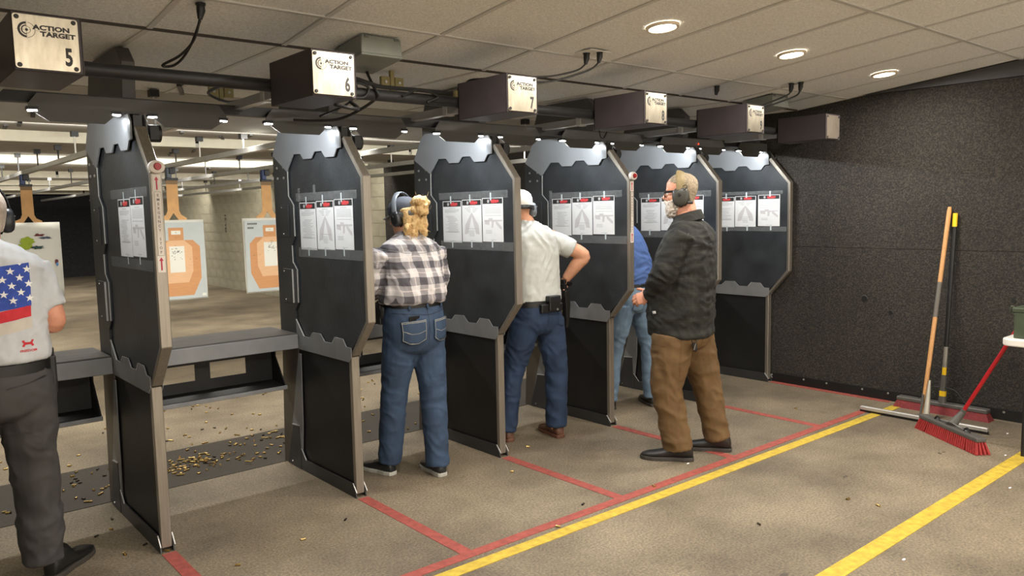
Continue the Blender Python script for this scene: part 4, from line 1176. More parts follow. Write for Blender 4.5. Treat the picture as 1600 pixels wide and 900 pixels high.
for (x, y) in [(2.612, 2.759), (2.916, 2.884), (3.405, 2.798), (1.248, 3.441), (1.869, 3.579), (1.594, 3.498), (0.96, 4.442), (0.922, 4.295), (0.844, 4.25), (0.892, 3.925), (0.997, 3.974), (1.055, 3.822), (4.004, 1.96), (4.03, 1.81), (3.365, 2.098), (2.981, 3.55), (3.385, 3.859), (5.545, 3.149), (3.124, 4.337)]:
    drop(x, y, 'lone spent case on the walkway side of the booths', 'lone cases on the walkway', 2 if random.random() < .5 else 3)
for (x, y) in [(5.943, 1.808), (5.418, 1.654), (4.808, 1.439), (3.487, 1.446), (3.872, 2.913)]:
    g = G().ell((x, y, .003), (.014, .006, .003), n=8, m=5)
    tag(part('paper_scrap', g, M['paper'], None, True), 'tiny white scrap lying on the floor', 'scrap', 'white scraps on the floor')
# ================================================================ PEOPLE
V = Vector
def ring(c, yaw, a, f, b, pitch=0, roll=0, n=30, e=2.3):
    c = V(c); m = Matrix.Rotation(yaw, 3, 'Z') @ Matrix.Rotation(pitch, 3, 'X') @ Matrix.Rotation(roll, 3, 'Y')
    out = []
    for k in range(n):
        an = 2 * math.pi * k / n; cs, sn = math.cos(an), math.sin(an)
        x = a * math.copysign(abs(cs) ** (2 / e), cs); y = (f if sn >= 0 else b) * math.copysign(abs(sn) ** (2 / e), sn)
        out.append(c + m @ V((x, y, 0)))
    return out

def crom(vals, sub):
    out = []
    n = len(vals)
    for i in range(n - 1):
        p0, p1, p2, p3 = vals[max(i - 1, 0)], vals[i], vals[i + 1], vals[min(i + 2, n - 1)]
        for k in range(sub):
            t = k / sub
            out.append(0.5 * ((2 * p1) + (p2 - p0) * t + (2 * p0 - 5 * p1 + 4 * p2 - p3) * t * t + (3 * p1 - p0 - 3 * p2 + p3) * t ** 3))
    out.append(vals[-1])
    return out

def limb(g, pts, rads, n=14, sub=5):
    P = crom([V(p) for p in pts], sub); Q = crom(list(rads), sub)
    return g.tube(P, Q, n)

def rloft(g, rows, n=30, sub=3):
    """rows: (center, yaw, a, f, b, pitch, roll) smoothly interpolated rings."""
    rows = [tuple(r) + (0,) * (7 - len(r)) for r in rows]
    C_ = crom([V(r[0]) for r in rows], sub); prm = [crom([r[i] for r in rows], sub) for i in range(1, 7)]
    g.loft([ring(C_[i], prm[0][i], max(.004, prm[1][i]), max(.004, prm[2][i]), max(.004, prm[3][i]), prm[4][i], prm[5][i], n) for i in range(len(C_))])
    return g

def remesh(g, voxel, smooth=4, name='m', fac=.5):
    me = g.mesh(name)
    ob = bpy.data.objects.new(name, me); COL.objects.link(ob)
    rm = ob.modifiers.new('r', 'REMESH'); rm.mode = 'VOXEL'; rm.voxel_size = voxel; rm.use_smooth_shade = True
    if smooth:
        sm = ob.modifiers.new('s', 'SMOOTH'); sm.factor = fac; sm.iterations = smooth
    dg = bpy.context.evaluated_depsgraph_get()
    out = bpy.data.meshes.new_from_object(ob.evaluated_get(dg))
    bpy.data.objects.remove(ob); bpy.data.meshes.remove(me)
    out.name = name
    for p in out.polygons: p.use_smooth = True
    return out

def wrinkle(me, amp, f, seed=0.0, w=None, ridge=True):
    ns = [v.normal.copy() for v in me.vertices]
    for v, nn in zip(me.vertices, ns):
        p = v.co
        w0 = noise.noise(p * 5.0 + V((seed, 0, 3))) * .07
        q = V((p.x + w0, p.y - w0, p.z + w0 * 1.2 + .35 * (p.x - p.y) * (1 if ridge else 0) * .5))
        k = noise.noise(V((q.x * f[0] + seed, q.y * f[1] + seed * .7, q.z * f[2])))
        if ridge: k = 1 - 2 * abs(k) - .45
        am = amp * (w(p) if w else 1)
        v.co = p + nn * (k * am)
    me.update()

def bvh_of(me):
    return BVHTree.FromPolygons([v.co.copy() for v in me.vertices], [tuple(p.vertices) for p in me.polygons])

def patch(bvh, polys, o, ux, uy, m, nm, parent, off=.002, thick=.0, cut=.012, label=None, kind=None, maxd=1.2):
    """lay flat 2-D polygons (u,v) on a surface along ux x uy."""
    o = V(o); ux = V(ux).normalized(); uy = V(uy).normalized(); dn = ux.cross(uy)     # dn points out of the surface
    bm = bmesh.new()
    for poly in polys:
        vs = [bm.verts.new((u, v, 0)) for u, v in poly]
        bm.faces.new(vs)
    bmesh.ops.triangulate(bm, faces=bm.faces)
    for _ in range(5):
        ed = [e for e in bm.edges if e.calc_length() > cut]
        if not ed: break
        bmesh.ops.subdivide_edges(bm, edges=ed, cuts=1)
        bmesh.ops.triangulate(bm, faces=bm.faces)
    dead = []
    for v in bm.verts:
        p = o + ux * v.co.x + uy * v.co.y
        h = bvh.ray_cast(p + dn * .5, -dn, maxd)
        if h[0] is None: dead.append(v); continue
        nrm = h[1] if h[1].dot(dn) > 0 else -h[1]
        v.co = h[0] + nrm * off
    if dead: bmesh.ops.delete(bm, geom=dead, context='VERTS')
    if thick and bm.faces:
        bmesh.ops.recalc_face_normals(bm, faces=bm.faces)
        bmesh.ops.solidify(bm, geom=list(bm.faces), thickness=thick)
    me = bpy.data.meshes.new(nm); bm.to_mesh(me); bm.free()
    for p in me.polygons: p.use_smooth = True
    return part(nm, me, m, parent, label=label, kind=kind)

def strip2d(pts, w):
    out = []
    for (x0, y0), (x1, y1) in zip(pts[:-1], pts[1:]):
        d = V((x1 - x0, y1 - y0)); l = d.length
        if l < 1e-6: continue
        n = V((-d.y, d.x)) / l * (w / 2)
        out.append([(x0 + n.x, y0 + n.y), (x0 - n.x, y0 - n.y), (x1 - n.x, y1 - n.y), (x1 + n.x, y1 + n.y)])
    return out

SK = [(-.120, .020, .070, .030), (-.108, .036, .088, .0), (-.085, .054, .090, -.035), (-.055, .063, .090, -.062), (-.02, .069, .091, -.082), (.01, .073, .088, -.092),
      (.04, .076, .093, -.098), (.07, .074, .088, -.095), (.095, .062, .068, -.080), (.112, .042, .042, -.054), (.121, .016, .012, -.024)]
def skull(g, M_, s=1.0, t=0.0, rows=None, n=24):
    rs = []
    for (z, a_, yf, yb) in rows or SK:
        a_, yf, yb, z = (a_ + t) * s, (yf + t) * s, (yb - t) * s, (z + (t if z > .05 else 0)) * s
        cy = (yf + yb) / 2; b_ = (yf - yb) / 2
        r = []
        for k in range(n):
            an = 2 * math.pi * k / n; cs, sn = math.cos(an), math.sin(an)
            r.append(M_ @ V((a_ * math.copysign(abs(cs) ** .88, cs), cy + b_ * math.copysign(abs(sn) ** .88, sn), z)))
        rs.append(r)
    g.loft(rs)
def headM(c, yaw, pitch=0, roll=0):
    return Matrix.Translation(V(c)) @ Matrix.Rotation(yaw, 4, 'Z') @ Matrix.Rotation(pitch, 4, 'X') @ Matrix.Rotation(roll, 4, 'Y')
def head_geo(g, M_, s=1.0):
    skull(g, M_, s)
    m3 = M_.to_3x3()
    def el(c, r): g.ell(M_ @ (V(c) * s), (r[0] * s, r[1] * s, r[2] * s), Matrix(m3).to_4x4(), 12, 8)
    g.tube([M_ @ (V(p) * s) for p in ((0, .088, .02), (0, .101, .0), (0, .112, -.022), (0, .104, -.034))], [.009 * s, .010 * s, .0125 * s, .008 * s], 10)
    for q in (-1, 1):
        el((q * .010, .097, -.030), (.009, .009, .008))
        el((q * .030, .083, .026), (.022, .010, .008))     # brow
        el((q * .042, .070, -.022), (.020, .018, .018))    # cheek
        g.loft([[M_ @ (V((q * (.070 + .012 * k_), -.008 + y_, z_)) * s) for y_, z_ in [(.016 * math.cos(R(30 * j)) * f_ - .006 * k_, .030 * math.sin(R(30 * j)) * f_ + .0) for j in range(12)]] for k_, f_ in ((0, .8), (.6, 1.0), (1.0, 1.0), (1.25, .7))])
    el((0, .090, -.058), (.024, .009, .006)); el((0, .088, -.069), (.020, .010, .007))
    el((0, .080, -.098), (.022, .016, .014))
def eyes(M_, root, s=1.0):
    for q in (-1, 1):
        e_ = part('eye', G().ell(M_ @ (V((q * .031, .083, .006)) * s), (.0115 * s,) * 3, None, 12, 8), M['eye'], root, True)
        part('iris', G().ell(M_ @ (V((q * .031, .0925, .006)) * s), (.0055 * s, .0055 * s, .0055 * s), None, 8, 6), M['iris'], e_, True)

def hand(g, wr, d, pn, tdir, curl=(.35, .5, .4), thumb_curl=.3, s=1.0, spread=.06):
    """wr wrist, d finger direction, pn the way the palm faces, tdir the thumb side."""
    wr = V(wr); d = V(d).normalized(); pn = V(pn); pn = (pn - d * pn.dot(d)).normalized()
    wd = d.cross(pn); wd = wd if wd.dot(V(tdir)) > 0 else -wd
    sec = []
    for t_, hw, th in ((-.02, .026, .020), (.0, .028, .019), (.03, .038, .017), (.06, .042, .015), (.088, .040, .012)):
        c_ = wr + d * t_ * s
        sec.append([c_ + wd * (hw * s * math.cos(R(30 * k))) + pn * (th * s * math.sin(R(30 * k))) for k in range(12)])
    g.loft(sec)
    for i, (off, ln, r_) in enumerate(((.029, .95, .0088), (.010, 1.05, .0092), (-.010, .98, .0088), (-.028, .78, .0076))):
        p = wr + d * (.084 - (.006 if i in (0, 3) else 0) - (.006 if i == 3 else 0)) * s + wd * off * s
        dd = (d + wd * off * spread / .03).normalized()
        pts = [p - dd * .012 * s, p]; rr = [r_ * s * 1.05, r_ * s * 1.05]; an = 0
        for ln_, cu in zip((.042, .027, .021), curl):
            an += cu
            v = dd * math.cos(an) + pn * math.sin(an)
            p = p + v * ln_ * ln * s
            pts.append(p.copy()); rr.append(r_ * s * (.95 - .08 * len(pts) / 5))
        g.tube(pts, rr, 9)
        g.ell(pts[-1], (rr[-1],) * 3, None, 8, 6)
    p = wr + d * .018 * s + wd * .026 * s
    v = (wd * .75 + d * .6 + pn * .35).normalized()
    pts = [p, p + v * .034 * s]
    v2 = (v + d * .5 + pn * thumb_curl).normalized(); pts.append(pts[-1] + v2 * .032 * s)
    v3 = (v2 + pn * thumb_curl + d * .3).normalized(); pts.append(pts[-1] + v3 * .026 * s)
    g.tube(pts, [.014 * s, .0115 * s, .0102 * s, .0085 * s], 9); g.ell(pts[-1], (.0085 * s,) * 3, None, 8, 6)

def muffs(M_, root, m_cup, m_band, band='over', cup=(.030, .046, .027), zc_=-.008, yc_=-.004, width=.083, s=1.0, tiltp=0):
    t_ = root
    for q in (-1, 1):
        rs = []
        for xo, k in ((-.012, .82), (.0, .96), (.012, 1.0), (.024, .97), (.033, .84), (.038, .55)):
            x = q * (width - .014 + xo)
            rs.append([M_ @ V((x, yc_ + cup[0] * 1.15 * k * math.copysign(abs(math.cos(R(15 * j))) ** .8, math.cos(R(15 * j))), zc_ + cup[1] * k * math.copysign(abs(math.sin(R(15 * j))) ** .8, math.sin(R(15 * j))))) for j in range(24)])
        c_ = part('ear_cup', G().loft(rs), m_cup, t_, True, angle=50)
        rs2 = [[M_ @ V((q * (width - .014 + xo), yc_ + cup[0] * k * math.cos(R(20 * j)), zc_ + cup[1] * .98 * k * math.sin(R(20 * j)))) for j in range(18)] for xo, k in ((-.022, .9), (-.018, 1.12), (-.010, 1.12), (-.006, .9))]
        part('ear_cushion', G().loft(rs2), M['cable'], c_, True)
        part('cup_dial', G().tube([M_ @ V((q * (width + .023), yc_ + .006, zc_ + .014)), M_ @ V((q * (width + .031), yc_ + .006, zc_ + .014))], [.010, .008], 10), M['blackmetal'], c_, True)
    if band:
        pts = []
        for j in range(17):
            an = math.pi * j / 16
            if band == 'over': p = V(((width + .012) * math.cos(an), yc_ - .004, zc_ + .012 + (.148 - zc_ - .012) * math.sin(an) ** .8))
            else: p = V(((width + .008) * math.cos(an), yc_ - (.118 + yc_) * math.sin(an) ** .8, zc_ + .005))
            pts.append(M_ @ p)
        part('headband', G().tube(pts, [(.017, .006)] * 17 if band == 'over' else [(.005, .015)] * 17, 10), m_band, t_, True)

def shoe(heel, yaw, root, m_up, m_sole, L=.285, wf=1.0, label=None, boot=False, lift=0):
    mx = Matrix.Translation((heel[0], heel[1], 0)) @ Matrix.Rotation(yaw, 4, 'Z') @ Matrix.Rotation(-lift, 4, 'X')
    tab = [(0.0, .022, .060), (.012, .031, .115 if boot else .085), (.05, .037, .135 if boot else .092), (.09, .038, .135 if boot else .088), (.13, .041, .080), (.17, .045, .063), (.21, .046, .054), (.245, .041, .048), (.27, .030, .040), (.285, .012, .030)]
    k = L / .285
    rs = []
    for s_, hw, h in tab:
        hw *= wf
        z0, z1 = .016, h
        rs.append([mx @ V((hw * math.copysign(abs(math.cos(R(20 * j))) ** .7, math.cos(R(20 * j))), s_ * k, (z0 + z1) / 2 + (z1 - z0) / 2 * math.copysign(abs(math.sin(R(20 * j))) ** .8, math.sin(R(20 * j))))) for j in range(18)])
    u = part('shoe', G().loft(rs), m_up, root, True, angle=60, label=label)
    out = []
    pr = [(-.004, .018), (.004, .030), (.05, .038), (.11, .037), (.17, .046), (.22, .047), (.26, .038), (.282, .022), (.290, .004)]
    poly = [(hw * wf * 1.05, s_ * k) for s_, hw in pr] + [(-hw * wf * 1.05, s_ * k) for s_, hw in pr[::-1]]
    part('sole', G().prism(poly, 'z', 0, .024, mx), m_sole, u, bevel=.004, seg=2)
    lace = G()
    for i in range(4):
        y = (.105 + i * .022) * k; z = .090 - i * .009
        lace.tube([mx @ V((-.020, y, z - .006)), mx @ V((0, y + .004, z + .001)), mx @ V((.020, y, z - .006))], .0028, 6)
    part('laces', lace, M['cable'], u, True)
    return u

def make_person(name, label, base, cfg):
    root = thing(name, label, 'person', (base[0], base[1], 0), 'people on the firing line')
    skin = cfg.get('skin', M['skin'])
    # continuous body
    g = G()
    hs = cfg.get('hs', 1.0)
    HM = cfg['head']
    head_geo(g, HM, hs)
    tor = [tuple(r) + (0,) * (7 - len(r)) for r in cfg['torso']]
    pel = [tuple(r) + (0,) * (7 - len(r)) for r in cfg['pelvis']]
    rloft(g, [(r[0], r[1], r[2] * .79, r[3] * .77, r[4] * .77, r[5], r[6]) for r in pel[::-1] + tor[1:-1]])
    limb(g, cfg['neck'], cfg.get('neck_r', (.075, .060, .055, .056)), 18)
    for ar in cfg['arms']:
        sh, el, wr = V(ar['p'][0]), V(ar['p'][1]), V(ar['p'][2])
        k = ar.get('k', 1.0)
        limb(g, [sh, sh.lerp(el, .45), el, el.lerp(wr, .35), wr], [.052 * k, .047 * k, .039 * k, .041 * k, .027 * k], 14)
        if 'hand' in ar: hand(g, wr, *ar['hand'][:3], **ar['hand'][3])
    for lg in cfg['legs']:
        hp, kn, an = (V(p) for p in lg['p'])
        limb(g, [hp, hp.lerp(kn, .5), kn, kn.lerp(an, .35), an], [.082, .074, .055, .056, .036], 14)
        limb(g, [an, V((an.x, an.y, .05))], [.036, .034], 12, 2)
    body = remesh(g, cfg.get('voxel', .0056), 3, 'body')
    part('body', body, skin, root)
    eyes(HM, root, hs)
    # shirt
    g = G()
    rloft(g, tor)
    for ar in cfg['arms']:
        sh, el, wr = V(ar['p'][0]), V(ar['p'][1]), V(ar['p'][2])
        sr = ar['sleeve']
        if sr[0] == 'short':
            e = sh.lerp(el, sr[1]); limb(g, [sh, sh.lerp(e, .5), e], sr[2], 18, 4)
        else:
            w_ = el.lerp(wr, sr[1]); limb(g, [sh, sh.lerp(el, .5), el, el.lerp(w_, .5), w_], sr[2], 18, 5)
    for ex in cfg.get('shirt_extra', []): g.ell(*ex)
    shirt = remesh(g, .008, cfg.get('shirt_smooth', 5), 'shirt')
    for wk in cfg.get('shirt_wr', []): wrinkle(shirt, *wk)
    sb = bvh_of(shirt)
    so = part(cfg.get('shirt_name', 'shirt'), shirt, cfg['shirt'], root, label=cfg.get('shirt_label'))
    # trousers
    g = G()
    rloft(g, pel)
    for lg in cfg['legs']:
        hp, kn, an = (V(p) for p in lg['p'])
        hem = V(lg['hem'])
        r_ = lg['r']
        limb(g, [hp, hp.lerp(kn, .5), kn, kn.lerp(hem, .5), hem], r_, 20, 5)
    pants = remesh(g, .008, 4, 'trousers')
    for wk in cfg.get('pants_wr', []): wrinkle(pants, *wk)
    pb = bvh_of(pants)
    po = part('trousers', pants, cfg['pants'], root, label=cfg.get('pants_label'))
    if 'belt' in cfg:
        g = G(); c0, yw, a_, f_, b_, z0, z1 = cfg['belt']
        o0 = ring((c0[0], c0[1], z0), yw, a_, f_, b_, n=48); o1 = ring((c0[0], c0[1], z1), yw, a_, f_, b_, n=48)
        i0 = ring((c0[0], c0[1], z0), yw, a_ - .008, f_ - .008, b_ - .008, n=48); i1 = ring((c0[0], c0[1], z1), yw, a_ - .008, f_ - .008, b_ - .008, n=48)
        g.loft([i0, o0, o1, i1, i0], False)
        part('belt', g, M['leather'], root, True)
    for f in cfg['feet']: shoe(f[0], f[1], root, cfg['shoe'][0], cfg['shoe'][1], *f[2:3], boot=cfg.get('boot', False), wf=cfg.get('shoe_w', 1.0))
    return root, so, po, sb, pb, HM

def hair_cap(M_, s, t, rows):
    g = G(); rs = []
    for (z, a_, yf, yb) in rows:
        cy = (yf + yb) / 2; b_ = (yf - yb) / 2; r = []
        for k in range(24):
            an = 2 * math.pi * k / 24; cs, sn = math.cos(an), math.sin(an)
            r.append(M_ @ (V(((a_ + t) * math.copysign(abs(cs) ** .88, cs), cy + (b_ + t) * math.copysign(abs(sn) ** .88, sn), z)) * s))
        rs.append(r)
    g.loft(rs)
    return g
HAIR_SHORT = [(-.075, .050, -.045, -.060), (-.045, .061, -.03, -.070), (-.01, .068, -.015, -.086), (.02, .074, .0, -.096), (.045, .077, .045, -.100), (.07, .075, .082, -.097), (.095, .064, .066, -.082), (.113, .044, .042, -.056), (.124, .018, .012, -.026)]

def star(cx, cy, r, rot=0):
    return [(cx + (r if k % 2 == 0 else r * .40) * math.sin(rot + math.pi * k / 5), cy + (r if k % 2 == 0 else r * .40) * math.cos(rot + math.pi * k / 5)) for k in range(10)]

# ---------------------------------------------------------------- woman in plaid flannel
bx, by = 2.565, 3.95
cfg = dict(
    head=headM((2.558, 4.0, 1.560), R(17), R(-12)), hs=.94,
    torso=[((bx, by, 1.050), 0, .196, .135, .150), ((bx, by, 1.075), 0, .208, .145, .165), ((bx, by, 1.15), 0, .202, .138, .158), ((bx, by + .005, 1.25), 0, .197, .128, .140), ((bx, by + .01, 1.33), 0, .205, .118, .122), ((bx, by + .015, 1.385), 0, .192, .100, .108), ((bx, by + .02, 1.425), 0, .135, .080, .090), ((2.563, by + .025, 1.455), 0, .075, .062, .068), ((2.563, by + .03, 1.475), 0, .062, .058, .058)],
    pelvis=[((bx, by, 1.085), 0, .176, .115, .125), ((bx, by, 1.0), 0, .188, .122, .140), ((bx, by, .92), 0, .196, .122, .156), ((bx, by, .84), 0, .192, .118, .150), ((bx, by, .775), 0, .170, .100, .125), ((bx, by, .75), 0, .13, .07, .09)],
    neck=[(2.563, 3.975, 1.38), (2.562, 3.98, 1.44), (2.561, 3.985, 1.49), (2.560, 3.995, 1.54)], neck_r=(.070, .055, .050, .050),
    arms=[dict(p=((2.385, 3.965, 1.360), (2.345, 4.03, 1.155), (2.47, 4.25, 1.08)), k=.92, sleeve=('long', .92, (.066, .060, .056, .050, .042)), hand=((.35, .93, -.05), (.4, -.1, -.9), (.8, -.2, .2), dict(s=.9))),
          dict(p=((2.745, 3.96, 1.360), (2.785, 3.98, 1.150), (2.66, 4.22, 1.10)), k=.92, sleeve=('long', .92, (.066, .062, .058, .050, .042)), hand=((-.35, .93, -.05), (-.4, -.1, -.9), (-.8, -.2, .2), dict(s=.9)))],
    legs=[dict(p=((2.475, 3.955, .84), (2.450, 4.0, .52), (2.425, 4.06, .10)), hem=(2.428, 4.05, .075), r=(.108, .098, .081, .077, .071)),
          dict(p=((2.655, 3.94, .84), (2.652, 3.89, .50), (2.628, 3.845, .10)), hem=(2.632, 3.835, .055), r=(.108, .098, .082, .077, .072))],
    feet=[((2.425, 4.005), R(12), .27), ((2.628, 3.775), R(-8), .27)], shoe=(M['muff'], M['solew']), skin=M['skin'],
    shirt=M['plaid'], pants=M['jeans'], belt=((bx, by), 0, .184, .124, .136, 1.030, 1.066),
    shirt_wr=[(.010, (16, 16, 3.0), 3.1, lambda p: 1.0 if p.z < 1.38 else .25), (.008, (9, 9, 26), 8.0, lambda p: 1.0 if abs(p.x - bx) > .19 else .15), (.004, (20, 20, 20), 5.)],
    pants_wr=[(.0055, (8, 8, 13), 1.0, lambda p: 1.0 if p.z < .62 else .35), (.003, (16, 16, 16), 2.)])
wr_, ws, wp, wsb, wpb, WM = make_person('person', 'woman seen from behind in a plaid flannel shirt and blue jeans with blond hair', (bx, by), cfg)
# yoke seam, pockets, phone, back seam
vd = V((.52, .85, 0)); ux = V((.85, -.52, 0)); uz = V((0, 0, 1))
def onpants(u, v): return (u, v)
O = V((bx, by - .14, 0))
patch(wsb, strip2d([(-.20, 1.375), (-.1, 1.352), (0, 1.347), (.1, 1.352), (.2, 1.37)], .004), O, (1, 0, 0), uz, M['steel_grey'], 'yoke_seam', ws, .001)
def pocket(cu, lbl):
    P_ = [(cu - .070, .955), (cu + .070, .962), (cu + .066, .845), (cu + .02, .822), (cu - .03, .822), (cu - .066, .842)]
    k_ = patch(wpb, [P_], O, (1, 0, 0), uz, M['jeans'], 'back_pocket', wp, .0075, .0035, .02)
    ln = strip2d([(cu - .066, .950), (cu + .066, .957)], .003) + strip2d([(cu - .066, .943), (cu + .066, .950)], .003) + strip2d([(cu - .064, .95), (cu - .061, .846), (cu - .028, .828), (cu + .018, .828), (cu + .061, .849), (cu + .064, .955)], .0025) + strip2d([(cu - .06, .898), (cu - .02, .884), (cu + .02, .886), (cu + .06, .900)], .0025)
    patch(wpb, ln, O, (1, 0, 0), uz, M['stitch'], 'stitching', k_, .0125, label='pale pocket stitching')
pocket(-.082, 'left'); pocket(.110, 'right')
patch(wpb, strip2d([(.012, 1.03), (.012, .88), (.010, .80)], .004) + strip2d([(-.18, 1.005), (0.012, .985), (.19, 1.005)], .004), O, (1, 0, 0), uz, M['seam'], 'back_seam', wp, .0015)
for u in (-.10, .012, .12):
    patch(wpb, [[(u - .006, 1.02), (u + .006, 1.02), (u + .006, 1.075), (u - .006, 1.075)]], O, (1, 0, 0), uz, M['jeans'], 'belt_loop', wp, .010, .003)
# phone in the pocket
h = wpb.ray_cast(O + V((-.082, -.4, .965)), V((0, 1, 0)))
py = h[0].y
ph = part('phone', G().box((bx - .082 - .034, py - .0045, .90), (bx - .082 + .036, py + .004, .986)), M['phone'], None, bevel=.003, seg=2)
tag(ph, 'black phone sticking out of the left back jeans pocket of the woman', 'phone')
# hair with a messy bun
g = hair_cap(WM, .94, .005, [(-.10, .045, -.02, -.060), (-.07, .060, -.02, -.076), (-.04, .066, -.02, -.088), (-.01, .070, -.012, -.096), (.02, .076, -.005, -.100), (.04, .074, -.01, -.100)])
bun = V((2.597, 3.885, 1.622))
rb = random.Random(5)
for i in range(46):
    a1_, a2_ = rb.uniform(0, 6.28), rb.uniform(-1.2, 1.4)
    d_ = V((math.cos(a1_) * math.cos(a2_), math.sin(a1_) * math.cos(a2_) * .75, math.sin(a2_) * .85))
    g.ell(bun + d_ * rb.uniform(.030, .058), (rb.uniform(.015, .026),) * 3, None, 9, 6)
for i in range(26):
    g.ell(V((2.56 + rb.uniform(-.055, .085), 3.90 + rb.uniform(-.01, .03), rb.uniform(1.455, 1.55))), (.016, .016, rb.uniform(.02, .035)), None, 9, 6)
hm = remesh(g, .006, 2, 'hair')
wrinkle(hm, .005, (40, 40, 26), 2.0)
ho = part('hair', hm, M['hair_blond'], wr_)
g = G()
for i in range(18):
    a1_, a2_ = rb.uniform(0, 6.28), rb.uniform(-.9, 1.5)
    d_ = V((math.cos(a1_) * math.cos(a2_), math.sin(a1_) * math.cos(a2_), math.sin(a2_)))
    p0 = bun + d_ * .055; p1 = bun + d_ * .072 + V((rb.uniform(-.02, .02), 0, rb.uniform(-.01, .03)))
    g.tube(pipe_pts([p0, p0.lerp(p1, .5) + V((rb.uniform(-.008, .008), 0, rb.uniform(-.008, .008))), p1], 4), [.0006] * 9, 4, False)
for i in range(40):
    p0 = V((2.56 + rb.uniform(-.04, .09), 3.895, rb.uniform(1.45, 1.53))); p1 = p0 + V((rb.uniform(-.02, .03), -.012, -rb.uniform(.02, .05)))
    g.tube([p0, p0.lerp(p1, .5) + V((rb.uniform(-.006, .006), -.004, 0)), p1], .0009, 4, False)
part('loose_hair', g, M['hair_blond'], ho, kind='stuff')
# cap, strap, muffs
capg = hair_cap(WM, .94, .011, [(.022, .072, .088, -.090), (.05, .076, .094, -.094), (.075, .074, .088, -.090), (.10, .060, .066, -.074), (.118, .038, .038, -.048), (.127, .012, .008, -.016)])
co = part('cap', capg, M['capd'], wr_, True)
g = G(); rs = []
for j in range(7):
    t_ = j / 6; rs.append([WM @ V((.94 * (.074 - .022 * t_ ** 2) * u_, .94 * (.085 + .085 * t_ - .03 * t_ * u_ * u_ + .0 - .025 * u_ * u_), .94 * (.030 - .012 * u_ * u_ - .012 * t_ + q_))) for u_, q_ in [(-1, 0), (-.6, 0), (-.2, 0), (.2, 0), (.6, 0), (1, 0), (1, .006), (.6, .006), (.2, .006), (-.2, .006), (-.6, .006), (-1, .006)]])
part('brim', G().loft(rs), M['capbrim'], co, True)
muffs(WM, wr_, M['muff'], M['muffg'], 'over', (.030, .047, .027), -.012, -.002, .078)
pts = [WM @ V((.082 * math.cos(R(190 + 160 * j / 12)), .100 * math.sin(R(190 + 160 * j / 12)) * 1.12, .006)) for j in range(13)]
part('eyewear_strap', G().tube(pts, [(.004, .016)] * 13, 8), mat('strap_grey', (86, 86, 84), .6), wr_, True)
# holster bag at her left hip
part('hip_pouch', G().ell((2.385, 4.03, 1.00), (.035, .06, .07)).box((2.36, 3.99, .93), (2.40, 4.08, 1.05)), M['leather'], wr_, bevel=.01, seg=2)

# ---------------------------------------------------------------- man in the flag t-shirt (left edge)
bx, by = .432, 3.85
cfg = dict(
    head=headM((.445, 3.915, 1.605), R(6), R(-8)), hs=1.0,
    torso=[((bx, by, 1.002), 0, .200, .152, .134), ((bx, by, 1.03), 0, .212, .162, .142), ((bx, by, 1.12), 0, .212, .158, .138), ((bx, by, 1.25), 0, .214, .142, .130), ((bx, by + .005, 1.36), 0, .222, .125, .124), ((bx, by + .01, 1.42), 0, .200, .105, .112), ((bx, by + .02, 1.465), 0, .140, .085, .092), ((bx, by + .03, 1.50), 0, .080, .068, .072), ((bx, by + .035, 1.515), 0, .066, .062, .062)],
    pelvis=[((bx, by, 1.00), 0, .192, .140, .128), ((bx, by, .93), 0, .206, .140, .142), ((bx, by, .86), 0, .210, .132, .142), ((bx, by, .79), 0, .190, .115, .125), ((bx, by, .76), 0, .14, .08, .09)],
    neck=[(bx, by + .02, 1.42), (.436, by + .035, 1.48), (.440, by + .05, 1.53), (.445, by + .06, 1.58)], neck_r=(.078, .063, .060, .060),
    arms=[dict(p=((.602, 3.865, 1.395), (.664, 3.84, 1.150), (.56, 4.08, 1.14)), sleeve=('short', .76, (.062, .069, .067)), k=1.12, hand=((-.4, .9, .1), (-.5, 0, -.8), (-.3, .2, .9), {})),
          dict(p=((.262, 3.865, 1.395), (.20, 3.86, 1.150), (.33, 4.09, 1.15)), sleeve=('short', .76, (.062, .069, .067)), k=1.12, hand=((.4, .9, .1), (.5, 0, -.8), (.3, .2, .9), {}))],
    legs=[dict(p=((.535, 3.85, .86), (.553, 3.90, .50), (.575, 3.93, .10)), hem=(.565, 3.92, .085), r=(.116, .106, .094, .090, .084)),
          dict(p=((.330, 3.85, .86), (.300, 3.93, .50), (.270, 4.02, .10)), hem=(.275, 4.01, .10), r=(.116, .106, .094, .088, .082))],
    feet=[((.572, 3.865), R(-42), .31), ((.268, 3.96), R(8), .31)], shoe=(M['leather'], M['sole']), boot=True, shoe_w=1.12, skin=M['skin2'],
    shirt=M['tee_grey'], pants=M['charcoal'], belt=((bx, by), 0, .203, .150, .140, .955, .998),
    shirt_wr=[(.009, (10, 10, 4.5), 1.7), (.004, (18, 18, 18), 4.)],
    pants_wr=[(.010, (7, 7, 11), 6.0, lambda p: 1.0 if p.z < .7 else .4), (.004, (14, 14, 14), 9.)])
mr, ms, mp, msb, mpb, MM = make_person('person', 'man at the left edge in a pale flag t-shirt and charcoal trousers', (bx, by), cfg)
O = V((0, by - .15, 0))
sk = .09   # the print tilts a little
def fz(u, z): return z + (u - .57) * sk
canton = [(.40, fz(.40, 1.410)), (.572, 1.412), (.566, 1.236), (.40, fz(.40, 1.232))]
fl = patch(msb, [canton], O, (1, 0, 0), uz, M['flagblue'], 'flag_print', ms, .0016, label='blue field of the printed flag')
sts = []
for row, z in enumerate((1.386, 1.356, 1.327, 1.297, 1.268)):
    for cidx in range(6):
        u = .562 - .0605 * cidx - (.0302 if row % 2 else 0)
        if .405 < u: sts.append(star(u, fz(u, z), .0165, .1))
sts.append([(.53, 1.41), (.545, 1.4095), (.537, 1.402)])
